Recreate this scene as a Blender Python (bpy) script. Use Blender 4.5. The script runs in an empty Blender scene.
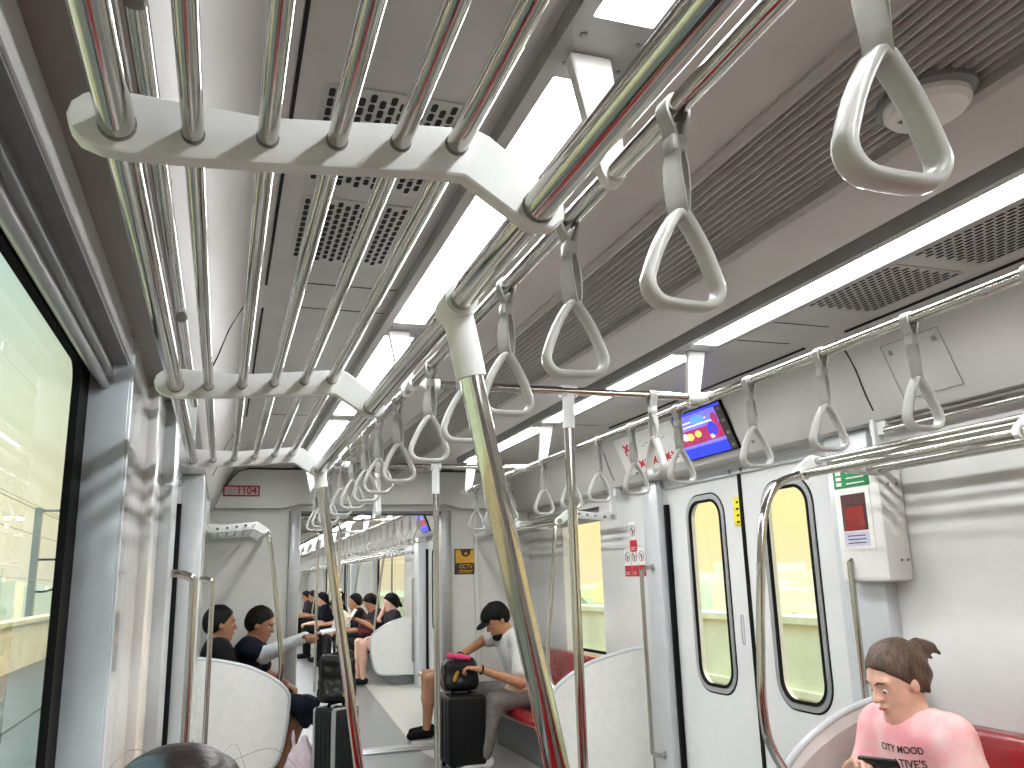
import bpy, bmesh, math, random
import numpy as np
from mathutils import Vector, Matrix
random.seed(7)
PI = math.pi
SC = bpy.context.scene
COL = SC.collection
# ------------------------------------------------------------------ camera
F_PX = 835.73
RW = Matrix(((0.94685617, -0.04775536, -0.31809246),
             (-0.3205083, -0.22358483, -0.92048045),
             (-0.02716278, 0.97351387, -0.22700866)))
CAM = Vector((-1.15, 0.0, 1.29))
cd = bpy.data.cameras.new('camera')
cam = bpy.data.objects.new('camera', cd)
COL.objects.link(cam)
cd.sensor_fit = 'HORIZONTAL'
cd.sensor_width = 36.0
cd.lens = F_PX / 1024 * 36.0
cd.clip_start = 0.02
cd.clip_end = 2000
cam.matrix_world = Matrix.Translation(CAM) @ RW.to_4x4()
SC.camera = cam
# ------------------------------------------------------------------ view, world, sun
SC.view_settings.view_transform = 'Standard'
SC.view_settings.look = 'None'
SC.view_settings.exposure = 0.36
SC.view_settings.gamma = 1.0
SC.view_settings.use_curve_mapping = False
LAMP = 28.0          # radiance of the ceiling light diffusers
W = bpy.data.worlds.new('evening_sky')
SC.world = W
W.use_nodes = True
wn = W.node_tree
wn.nodes.clear()
def wnode(t, **k):
    n = wn.nodes.new(t)
    for a, b in k.items(): setattr(n, a, b)
    return n
tc = wnode('ShaderNodeTexCoord'); sp = wnode('ShaderNodeSeparateXYZ')
wn.links.new(tc.outputs['Generated'], sp.inputs[0])
def wramp(stops):
    r = wnode('ShaderNodeValToRGB')
    e = r.color_ramp.elements
    e[0].position, e[0].color = stops[0][0], (*stops[0][1], 1)
    e[1].position, e[1].color = stops[-1][0], (*stops[-1][1], 1)
    for p, c in stops[1:-1]:
        x = e.new(p); x.color = (*c, 1)
    wn.links.new(sp.outputs['Z'], r.inputs[0])
    return r
rl = wramp([(0.0, (.74, .76, .62)), (.07, (.84, .84, .62)), (.18, (.70, .83, .66)), (.32, (.46, .70, .68)), (.7, (.36, .62, .72))])
rr = wramp([(0.0, (.86, .72, .42)), (.06, (.92, .74, .36)), (.22, (1.0, .80, .38)), (.40, (1.0, .88, .52)), (.7, (.86, .80, .66))])
mp = wnode('ShaderNodeMapRange'); mp.inputs[1].default_value = -.35; mp.inputs[2].default_value = .35
wn.links.new(sp.outputs['X'], mp.inputs[0])
mx = wnode('ShaderNodeMixRGB')
wn.links.new(mp.outputs[0], mx.inputs[0]); wn.links.new(rl.outputs[0], mx.inputs[1]); wn.links.new(rr.outputs[0], mx.inputs[2])
bg = wnode('ShaderNodeBackground')
up = wnode('ShaderNodeMapRange'); up.inputs[1].default_value = .42; up.inputs[2].default_value = .85; up.inputs[3].default_value = 1.1; up.inputs[4].default_value = 4.5
wn.links.new(sp.outputs['Z'], up.inputs[0]); wn.links.new(up.outputs[0], bg.inputs[1])   # overhead sky, out of view, boosted to light the parapets outside
wo = wnode('ShaderNodeOutputWorld')
wn.links.new(mx.outputs[0], bg.inputs[0]); wn.links.new(bg.outputs[0], wo.inputs[0])
sd = bpy.data.lights.new('sun', 'SUN'); sd.energy = 1.6; sd.color = (1, .72, .38); sd.angle = .03
so = bpy.data.objects.new('sun', sd); COL.objects.link(so)
so.rotation_euler = Vector((-.86, -.50, -.10)).to_track_quat('-Z', 'Y').to_euler()

# ------------------------------------------------------------------ materials
def lin(c):
    return tuple(((v / 255) / 12.92 if v <= 10 else (((v / 255) + .055) / 1.055) ** 2.4) for v in c)
def mat(name, rgb, rough=.5, metal=0.0, spec=.5, noise=0.0, nscale=20, bump=0.0, emit=0, coat=0, stretch=None, rgb2=None):
    m = bpy.data.materials.new(name); m.use_nodes = True
    nt = m.node_tree; b = nt.nodes['Principled BSDF']
    b.inputs['Base Color'].default_value = (*lin(rgb), 1)
    b.inputs['Roughness'].default_value = rough
    b.inputs['Metallic'].default_value = metal
    b.inputs['Specular IOR Level'].default_value = spec
    b.inputs['Coat Weight'].default_value = coat
    if noise or bump:
        t = nt.nodes.new('ShaderNodeTexCoord'); n = nt.nodes.new('ShaderNodeTexNoise')
        n.inputs['Scale'].default_value = nscale; n.inputs['Detail'].default_value = 4
        src = t.outputs['Object']
        if stretch:
            mpp = nt.nodes.new('ShaderNodeMapping'); mpp.inputs['Scale'].default_value = stretch
            nt.links.new(src, mpp.inputs[0]); src = mpp.outputs[0]
        nt.links.new(src, n.inputs['Vector'])
        if noise:
            r = nt.nodes.new('ShaderNodeValToRGB')
            r.color_ramp.elements[0].position = .35; r.color_ramp.elements[1].position = .68
            c0 = rgb2 if rgb2 else tuple(v * (1 - noise) for v in rgb)
            r.color_ramp.elements[0].color = (*lin(c0), 1)
            r.color_ramp.elements[1].color = (*lin(tuple(min(255, v * (1 + noise * .4)) for v in rgb)), 1)
            nt.links.new(n.outputs[0], r.inputs[0]); nt.links.new(r.outputs[0], b.inputs['Base Color'])
        if bump:
            bp = nt.nodes.new('ShaderNodeBump'); bp.inputs['Strength'].default_value = bump
            bp.inputs['Distance'].default_value = .004
            nt.links.new(n.outputs[0], bp.inputs['Height']); nt.links.new(bp.outputs[0], b.inputs['Normal'])
    if emit:
        b.inputs['Emission Color'].default_value = (*lin(rgb), 1)
        b.inputs['Emission Strength'].default_value = emit
    return m
M = {}
M['wall'] = mat('white_gloss_panel', (214, 215, 213), .22, coat=.3, noise=.03, nscale=3)
M['wallr'] = mat('white_glossier_panel', (216, 217, 216), .12, coat=.5, noise=.02, nscale=3)
M['ceil'] = mat('ceiling_panel', (186, 182, 179), .45, noise=.03, nscale=4)
M['ceil2'] = mat('ceiling_side_panel', (180, 178, 174), .38, noise=.03, nscale=4)
M['rib'] = mat('ribbed_diffuser', (168, 165, 160), .4, noise=.04, nscale=30)
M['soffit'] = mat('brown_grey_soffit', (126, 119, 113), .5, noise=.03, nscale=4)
M['frame'] = mat('light_frame_grey', (150, 150, 148), .4, noise=.03)
M['endw'] = mat('end_wall_panel', (212, 213, 208), .35, noise=.02, nscale=3)
M['bluegrey'] = mat('sky_tinted_side_panel', (206, 216, 224), .3, noise=.02, coat=.3)  # bluish sky reflection put into the panel colour
M['dark'] = mat('dark_rubber', (16, 17, 18), .8, spec=.15, noise=.1)
M['black'] = mat('black_gap', (8, 8, 8), .8, noise=.1)
M['white'] = mat('white_plastic', (226, 226, 222), .35, noise=.02)
M['brk'] = mat('bracket_paint', (214, 217, 215), .38, noise=.02)
M['grip'] = mat('grip_plastic', (184, 185, 180), .3, noise=.03, coat=.2)
M['strap'] = mat('strap_band', (172, 173, 168), .45, noise=.05, nscale=60, bump=.1)
M['steel'] = mat('polished_steel', (186, 183, 176), .11, 1.0, noise=.03, nscale=80)
M['brushed'] = mat('brushed_steel', (170, 174, 175), .3, .85, noise=.05, nscale=60, stretch=(1, 1, .05))
M['alu'] = mat('aluminium_trim', (176, 178, 178), .35, .6, noise=.03)
M['grey'] = mat('mid_grey_trim', (120, 122, 123), .4, noise=.04)
M['post'] = mat('door_post_grey', (188, 193, 195), .3, noise=.02, coat=.2)
M['pad'] = mat('padded_grey_insert', (188, 180, 176), .5, noise=.03)
M['seat'] = mat('red_seat_plastic', (140, 16, 24), .22, noise=.08, nscale=8, coat=.5)
M['red'] = mat('red_print', (190, 32, 48), .5, noise=.04)
M['maroon'] = mat('maroon_print', (150, 40, 60), .5, noise=.04)
M['pinkp'] = mat('pale_pink_print', (206, 170, 172), .5, noise=.04)
M['green'] = mat('green_sign', (14, 128, 66), .4, noise=.05)
M['yellow'] = mat('yellow_sticker', (228, 214, 30), .4, noise=.05)
M['gold'] = mat('golden_sign', (214, 164, 46), .45, noise=.08)
M['darksign'] = mat('dark_sign', (46, 34, 20), .45, noise=.08)
M['ink'] = mat('black_ink', (36, 36, 38), .5, noise=.05)
M['lilac'] = mat('lilac_label', (196, 194, 216), .5, noise=.05)
M['boxgl'] = mat('red_extinguisher', (150, 44, 40), .25, noise=.2, nscale=6)
M['boxdk'] = mat('dark_recess', (70, 26, 26), .5, noise=.1)
M['concrete'] = mat('parapet_concrete', (238, 228, 194), .8, noise=.06, nscale=2, bump=.2)
M['ground'] = mat('track_ballast', (150, 146, 134), .9, noise=.2, nscale=4, bump=.4)
M['walkway'] = mat('grey_track_walkway', (104, 106, 102), .9, noise=.12, nscale=3, bump=.3)
M['mast'] = mat('galvanised_mast', (120, 130, 128), .5, .4, noise=.06)
M['city1'] = mat('haze_pale_city_block', (224, 228, 220), .9, noise=.05, nscale=.1)  # distance haze is put into the pale block colours, no volume
M['city2'] = mat('haze_grey_city_block', (208, 216, 210), .9, noise=.05, nscale=.1)
M['city3'] = mat('haze_cream_city_block', (240, 230, 206), .9, noise=.05, nscale=.1)
M['cityw1'] = mat('warm_haze_city_block', (250, 232, 178), .9, noise=.05, nscale=.1)  # warm evening haze put into the block colours on the right
M['cityw2'] = mat('warm_haze_white_city_block', (250, 240, 214), .9, noise=.05, nscale=.1)
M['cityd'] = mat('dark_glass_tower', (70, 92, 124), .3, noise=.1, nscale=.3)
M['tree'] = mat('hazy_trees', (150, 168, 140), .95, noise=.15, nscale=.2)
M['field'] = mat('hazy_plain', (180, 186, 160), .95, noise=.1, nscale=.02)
M['skinA'] = mat('skin_light', (226, 180, 158), .5, noise=.05, nscale=30)
M['skinB'] = mat('skin_brown', (150, 104, 78), .5, noise=.05, nscale=30)
M['skinC'] = mat('skin_tan', (178, 128, 98), .5, noise=.05, nscale=30)
M['hairD'] = mat('black_hair', (14, 12, 12), .6, spec=.15, noise=.3, nscale=90, bump=.6, stretch=(1, 1, .12))
M['hairB'] = mat('brown_hair', (82, 60, 46), .5, noise=.35, nscale=90, bump=.7, stretch=(1, 1, .15))
M['hairR'] = mat('dark_brown_hair', (46, 28, 26), .38, noise=.4, nscale=80, bump=.7, stretch=(.3, 1, 1))
M['tie'] = mat('pink_tie_dye', (222, 152, 158), .9, noise=.06, nscale=11, rgb2=(226, 198, 196), bump=.15)
M['tee'] = mat('pale_grey_tee', (200, 202, 200), .85, noise=.05, nscale=20, bump=.2)
M['pants'] = mat('grey_trousers', (112, 106, 102), .85, noise=.1, nscale=20, bump=.2)
M['navy'] = mat('navy_cloth', (20, 24, 38), .8, spec=.15, noise=.15, nscale=15, bump=.2)
M['blackc'] = mat('black_cloth', (16, 16, 18), .75, spec=.15, noise=.2, nscale=15, bump=.25)
M['char'] = mat('charcoal_cloth', (48, 44, 52), .85, spec=.15, noise=.1, nscale=15, bump=.2)
M['whitec'] = mat('white_cloth', (222, 224, 226), .8, noise=.04, nscale=20, bump=.2)
M['beige'] = mat('beige_cloth', (196, 178, 150), .85, noise=.06, nscale=20, bump=.2)
M['pinkc'] = mat('pale_pink_cloth', (236, 190, 196), .85, noise=.06, nscale=20, bump=.2)
M['magenta'] = mat('magenta_cloth', (214, 70, 120), .8, noise=.06, nscale=20)
M['maroonc'] = mat('maroon_bag_cloth', (96, 26, 34), .7, noise=.1)
M['leather'] = mat('black_leather', (9, 9, 10), .4, spec=.25, noise=.2, nscale=25, bump=.3, coat=.2)
M['goldfab'] = mat('gold_fabric', (186, 142, 60), .4, .4, noise=.15)
M['plasticbag'] = mat('pale_pink_plastic_bag', (214, 196, 206), .3, noise=.1, nscale=12, bump=.5)
M['caseblk'] = mat('black_hard_case', (10, 11, 13), .5, spec=.25, noise=.1)
M['casegry'] = mat('dark_ribbed_case', (38, 41, 44), .4, .2, spec=.3, noise=.1)
M['phone'] = mat('black_phone', (12, 12, 14), .2, noise=.1)
M['eye'] = mat('eye_white', (225, 222, 215), .3, noise=.02)
M['lips'] = mat('lips', (176, 96, 90), .5, noise=.03)
M['paper'] = mat('paper', (236, 234, 226), .7, noise=.02)
M['scr_blue'] = mat('screen_blue', (40, 56, 214), .3, emit=.85, noise=.15, nscale=30)
M['scr_vio'] = mat('screen_violet', (110, 108, 232), .3, emit=.85, noise=.15, nscale=30)
M['scr_red'] = mat('screen_red', (150, 38, 84), .3, emit=.8, noise=.3, nscale=25)
M['scr_yel'] = mat('screen_yellow', (236, 190, 90), .3, emit=.8)
M['scr_cya'] = mat('screen_light_blue', (90, 150, 240), .3, emit=.8)
M['scr_wht'] = mat('screen_white', (225, 225, 245), .3, emit=.8)
M['scr_drk'] = mat('screen_dark', (50, 46, 40), .3, emit=.4)
M['lamp'] = mat('light_diffuser', (255, 255, 255), .5, emit=LAMP)
M['lamp'].node_tree.nodes['Principled BSDF'].inputs['Emission Color'].default_value = (.98, .99, 1, 1)

def glass_mat():
    m = bpy.data.materials.new('window_glass'); m.use_nodes = True
    nt = m.node_tree; nt.nodes.clear()
    o = nt.nodes.new('ShaderNodeOutputMaterial'); mixs = nt.nodes.new('ShaderNodeMixShader')
    tr = nt.nodes.new('ShaderNodeBsdfTransparent'); gl = nt.nodes.new('ShaderNodeBsdfGlossy')
    fr = nt.nodes.new('ShaderNodeFresnel'); fr.inputs[0].default_value = 1.45
    tr.inputs[0].default_value = (.97, .975, .96, 1); gl.inputs['Roughness'].default_value = .01
    ge = nt.nodes.new('ShaderNodeNewGeometry'); iv = nt.nodes.new('ShaderNodeMath'); iv.operation = 'SUBTRACT'; iv.inputs[0].default_value = 1
    mu = nt.nodes.new('ShaderNodeMath'); mu.operation = 'MULTIPLY'
    nt.links.new(ge.outputs['Backfacing'], iv.inputs[1]); nt.links.new(iv.outputs[0], mu.inputs[0]); nt.links.new(fr.outputs[0], mu.inputs[1])
    nt.links.new(mu.outputs[0], mixs.inputs[0]); nt.links.new(tr.outputs[0], mixs.inputs[1])
    nt.links.new(gl.outputs[0], mixs.inputs[2]); nt.links.new(mixs.outputs[0], o.inputs[0])
    return m
M['glass'] = glass_mat()

def floor_mat():
    m = bpy.data.materials.new('speckled_floor'); m.use_nodes = True
    nt = m.node_tree; b = nt.nodes['Principled BSDF']; b.inputs['Roughness'].default_value = .3
    t = nt.nodes.new('ShaderNodeTexCoord'); s = nt.nodes.new('ShaderNodeSeparateXYZ')
    nt.links.new(t.outputs['Object'], s.inputs[0])
    a = nt.nodes.new('ShaderNodeMath'); a.operation = 'ABSOLUTE'; nt.links.new(s.outputs['X'], a.inputs[0])
    # the dark aisle widens away from the gangway at y = 7
    d = nt.nodes.new('ShaderNodeMath'); d.operation = 'SUBTRACT'; d.inputs[1].default_value = 7.05
    nt.links.new(s.outputs['Y'], d.inputs[0])
    ab = nt.nodes.new('ShaderNodeMath'); ab.operation = 'ABSOLUTE'; nt.links.new(d.outputs[0], ab.inputs[0])
    mr = nt.nodes.new('ShaderNodeMapRange'); mr.inputs[1].default_value = 0; mr.inputs[2].default_value = 5
    mr.inputs[3].default_value = .38; mr.inputs[4].default_value = .72
    nt.links.new(ab.outputs[0], mr.inputs[0])
    lt = nt.nodes.new('ShaderNodeMath'); lt.operation = 'LESS_THAN'
    nt.links.new(a.outputs[0], lt.inputs[0]); nt.links.new(mr.outputs[0], lt.inputs[1])
    n = nt.nodes.new('ShaderNodeTexNoise'); n.inputs['Scale'].default_value = 180
    nt.links.new(t.outputs['Object'], n.inputs['Vector'])
    c = nt.nodes.new('ShaderNodeMixRGB'); c.inputs[1].default_value = (*lin((200, 199, 190)), 1); c.inputs[2].default_value = (*lin((128, 132, 132)), 1)
    nt.links.new(lt.outputs[0], c.inputs[0])
    c2 = nt.nodes.new('ShaderNodeMixRGB'); c2.blend_type = 'MULTIPLY'; c2.inputs[0].default_value = .25
    nt.links.new(c.outputs[0], c2.inputs[1]); nt.links.new(n.outputs[0], c2.inputs[2])
    nt.links.new(c2.outputs[0], b.inputs['Base Color'])
    return m
M['floor'] = floor_mat()

# ------------------------------------------------------------------ object helpers
def obj(name, bm, material, parent=None, smooth=True, angle=35):
    me = bpy.data.meshes.new(name)
    if isinstance(bm, tuple):
        me.from_pydata(*bm)
    else:
        bmesh.ops.recalc_face_normals(bm, faces=bm.faces)
        bm.to_mesh(me); bm.free()
    if smooth:
        me.polygons.foreach_set('use_smooth', [True] * len(me.polygons))
        me.set_sharp_from_angle(angle=math.radians(angle))
    me.materials.append(M[material] if isinstance(material, str) else material)
    o = bpy.data.objects.new(name, me); COL.objects.link(o)
    if parent is not None:
        o.parent = parent
    return o
def tag(o, label=None, cat=None, group=None, kind=None):
    if label: o['label'] = label
    if cat: o['category'] = cat
    if group: o['group'] = group
    if kind: o['kind'] = kind
    return o
def empty(name, loc=(0, 0, 0), rz=0.0):
    o = bpy.data.objects.new(name, None); COL.objects.link(o)
    o.location = loc; o.rotation_euler = (0, 0, rz); o.empty_display_size = .05
    return o
def thing(name, label, cat, loc=(0, 0, 0), rz=0.0, group=None):
    return tag(empty(name, loc, rz), label, cat, group)
def struct(name, bm, material, parent=None, smooth=True):
    o = obj(name, bm, material, parent, smooth)
    if parent is None: o['kind'] = 'structure'
    return o
def copy_tree(o, parent=None, label=None, group=None):
    c = o.copy(); COL.objects.link(c); c.parent = parent
    if label: c['label'] = label
    if group: c['group'] = group
    for ch in list(o.children): copy_tree(ch, c)
    return c
def B(): return bmesh.new()
def box(bm, x0, x1, y0, y1, z0, z1, bev=0.0, seg=2):
    vs = [bm.verts.new((x, y, z)) for x in (x0, x1) for y in (y0, y1) for z in (z0, z1)]
    fs = [(0, 1, 3, 2), (4, 6, 7, 5), (0, 4, 5, 1), (2, 3, 7, 6), (0, 2, 6, 4), (1, 5, 7, 3)]
    faces = [bm.faces.new([vs[i] for i in f]) for f in fs]
    if bev > 0:
        es = list({e for f in faces for e in f.edges})
        bmesh.ops.bevel(bm, geom=es, offset=bev, segments=seg, profile=.5, affect='EDGES')
    return bm
def frames(pts, up=None):
    n = len(pts); T = []
    for i in range(n):
        a = pts[max(0, i - 1)]; b = pts[min(n - 1, i + 1)]
        T.append((b - a).normalized())
    u = Vector(up) if up else (Vector((0, 0, 1)) if abs(T[0].z) < .9 else Vector((1, 0, 0)))
    out = []
    for t in T:
        u = (u - t * u.dot(t)).normalized(); out.append((t, u, t.cross(u)))
    return out
def tube(bm, pts, r, n=16, cap=True):
    pts = [Vector(p) for p in pts]; fr = frames(pts); rings = []
    for i, (p, (t, u, v)) in enumerate(zip(pts, fr)):
        rr_ = r[i] if isinstance(r, (list, tuple)) else r
        rings.append([bm.verts.new(p + (u * math.cos(2 * PI * k / n) + v * math.sin(2 * PI * k / n)) * rr_) for k in range(n)])
    for a, b in zip(rings, rings[1:]):
        for k in range(n): bm.faces.new((a[k], a[(k + 1) % n], b[(k + 1) % n], b[k]))
    if cap:
        bm.faces.new(rings[0][::-1]); bm.faces.new(rings[-1])
    return bm
def curve_pts(pts, n=8):
    """Catmull-Rom through the points."""
    P_ = [Vector(p) for p in pts]; P_ = [P_[0] * 2 - P_[1]] + P_ + [P_[-1] * 2 - P_[-2]]
    out = []
    for i in range(1, len(P_) - 2):
        a, b, c, d = P_[i - 1:i + 3]
        for k in range(n):
            t = k / n
            out.append(.5 * ((2 * b) + (c - a) * t + (2 * a - 5 * b + 4 * c - d) * t * t + (-a + 3 * b - 3 * c + d) * t ** 3))
    out.append(P_[-2]); return out
def strip(bm, pts, ups, w, th, closed=False):
    """a flat band of width w (along ups) and thickness th following pts"""
    pts = [Vector(p) for p in pts]; n = len(pts); rings = []
    for i in range(n):
        a = pts[(i - 1) % n] if (closed or i > 0) else pts[i]; b = pts[(i + 1) % n] if (closed or i < n - 1) else pts[i]
        t = (b - a).normalized(); u = Vector(ups[i]); u = (u - t * u.dot(t)).normalized(); v = t.cross(u)
        wi = w[i] if isinstance(w, (list, tuple)) else w
        c = [(-1, -1), (1, -1), (1, 1), (-1, 1)]; e = .25
        ring = []
        for sx, sy in c:
            ring.append(bm.verts.new(pts[i] + u * (sx * wi / 2) + v * (sy * th / 2)))
        rings.append(ring)
    m = n if closed else n - 1
    for i in range(m):
        a, b = rings[i], rings[(i + 1) % n]
        for k in range(4): bm.faces.new((a[k], a[(k + 1) % 4], b[(k + 1) % 4], b[k]))
    if not closed:
        bm.faces.new(rings[0][::-1]); bm.faces.new(rings[-1])
    return bm
def rrect(x0, x1, y0, y1, r, n=6):
    out = []
    rs = r if isinstance(r, (list, tuple)) else [r] * 4
    for (cx, cy, a, q) in ((x1 - rs[0], y1 - rs[0], 0, rs[0]), (x0 + rs[1], y1 - rs[1], 90, rs[1]), (x0 + rs[2], y0 + rs[2], 180, rs[2]), (x1 - rs[3], y0 + rs[3], 270, rs[3])):
        for k in range(n + 1):
            t = math.radians(a + 90 * k / n); out.append((cx + q * math.cos(t), cy + q * math.sin(t)))
    return out
def plate(loops, mp_, th):
    """flat plate (outer loop and holes in 2D) mapped by mp_(a,b,d) and given thickness th"""
    bm = B(); allv = []
    for lp in loops:
        vs = [bm.verts.new(mp_(a, b, 0)) for a, b in lp]
        for i in range(len(vs)): bm.edges.new((vs[i], vs[(i + 1) % len(vs)]))
        allv.append(vs)
    if len(allv) == 2 and len(allv[0]) == len(allv[1]):
        a_, b_ = allv; n_ = len(a_)
        for i in range(n_): bm.faces.new((a_[i], a_[(i + 1) % n_], b_[(i + 1) % n_], b_[i]))
    else:
        bmesh.ops.triangle_fill(bm, edges=bm.edges[:], use_beauty=True, use_dissolve=False)
    front = [f for f in bm.faces]
    back = {}
    for lp, vs in zip(loops, allv):
        for (a, b), v in zip(lp, vs): back[v] = bm.verts.new(mp_(a, b, th))
    for f in front: bm.faces.new([back[v] for v in f.verts][::-1])
    for vs in allv:
        for i in range(len(vs)):
            j = (i + 1) % len(vs); bm.faces.new((vs[i], back[vs[i]], back[vs[j]], vs[j]))
    return bm
def loft(bm, loops, close=True, caps=True):
    rings = [[bm.verts.new(p) for p in lp] for lp in loops]; n = len(rings[0])
    for a, b in zip(rings, rings[1:]):
        for k in range(n if close else n - 1): bm.faces.new((a[k], a[(k + 1) % n], b[(k + 1) % n], b[k]))
    if caps: bm.faces.new(rings[0][::-1]); bm.faces.new(rings[-1])
    return bm
def prism_y(bm, prof, y0, y1):
    """closed x-z profile swept along y"""
    return loft(bm, [[(x, y0, z) for x, z in prof], [(x, y1, z) for x, z in prof]])
def text(body, size, loc, rot, material, parent, name='lettering', ax='CENTER'):
    c = bpy.data.curves.new(name, 'FONT'); c.body = body; c.size = size; c.align_x = ax; c.align_y = 'CENTER'
    c.extrude = .0004; c.offset = size * .012
    tmp = bpy.data.objects.new('tmp', c); me = bpy.data.meshes.new_from_object(tmp); bpy.data.objects.remove(tmp); me.materials.clear()
    o = bpy.data.objects.new(name, me); COL.objects.link(o)
    o.location = loc; o.rotation_euler = rot; me.materials.append(M[material]); o.parent = parent
    return o
def at(px, py, Y):
    """world point that stands at depth Y and is seen at photograph pixel px, py"""
    d = RW @ Vector((px - 512, -(py - 384), -F_PX)); return CAM + d * (Y / d.y)

# ================================================================== THE CAR SHELL
XW = 1.36       # inner wall face
ZC = 2.19       # side ceiling
CARS = dict(ours=dict(y0=-3.6, y1=6.93, doors=[(2.97, 4.52)], wins=[(-1.0, 1.96), (5.45, 6.15)]),
            nxt=dict(y0=7.12, y1=27.0, doors=[(9.33, 10.88), (17.13, 18.68)], wins=[(7.75, 8.45), (12.28, 15.0), (20.1, 22.8)]))
bm = B(); box(bm, -1.5, 1.5, -3.6, 27.0, -.06, 0); struct('floor', bm, 'floor', smooth=False)
DOOR_N = 0; WIN_N = 0; TRIM_N = 0
def trim(bm, material, smooth=True):
    global TRIM_N
    TRIM_N += 1
    return struct('trim_%d' % TRIM_N, bm, material, smooth=smooth)
def fascia_prof(s):
    inner = [(.655, ZC), (.99, ZC), (1.06, 2.18), (1.10, 2.155), (1.13, 2.12), (1.165, 2.05), (1.195, 1.96), (1.225, 1.89), (1.25, 1.855), (1.27, 1.85), (1.50, 1.85)]
    outer = [(1.50, 2.26), (.655, 2.26)]
    return [(s * x, z) for x, z in inner + outer]
def side_map(s, x):
    return lambda a, b, d: (s * (x + d), a, b)
WN = dict()
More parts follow.
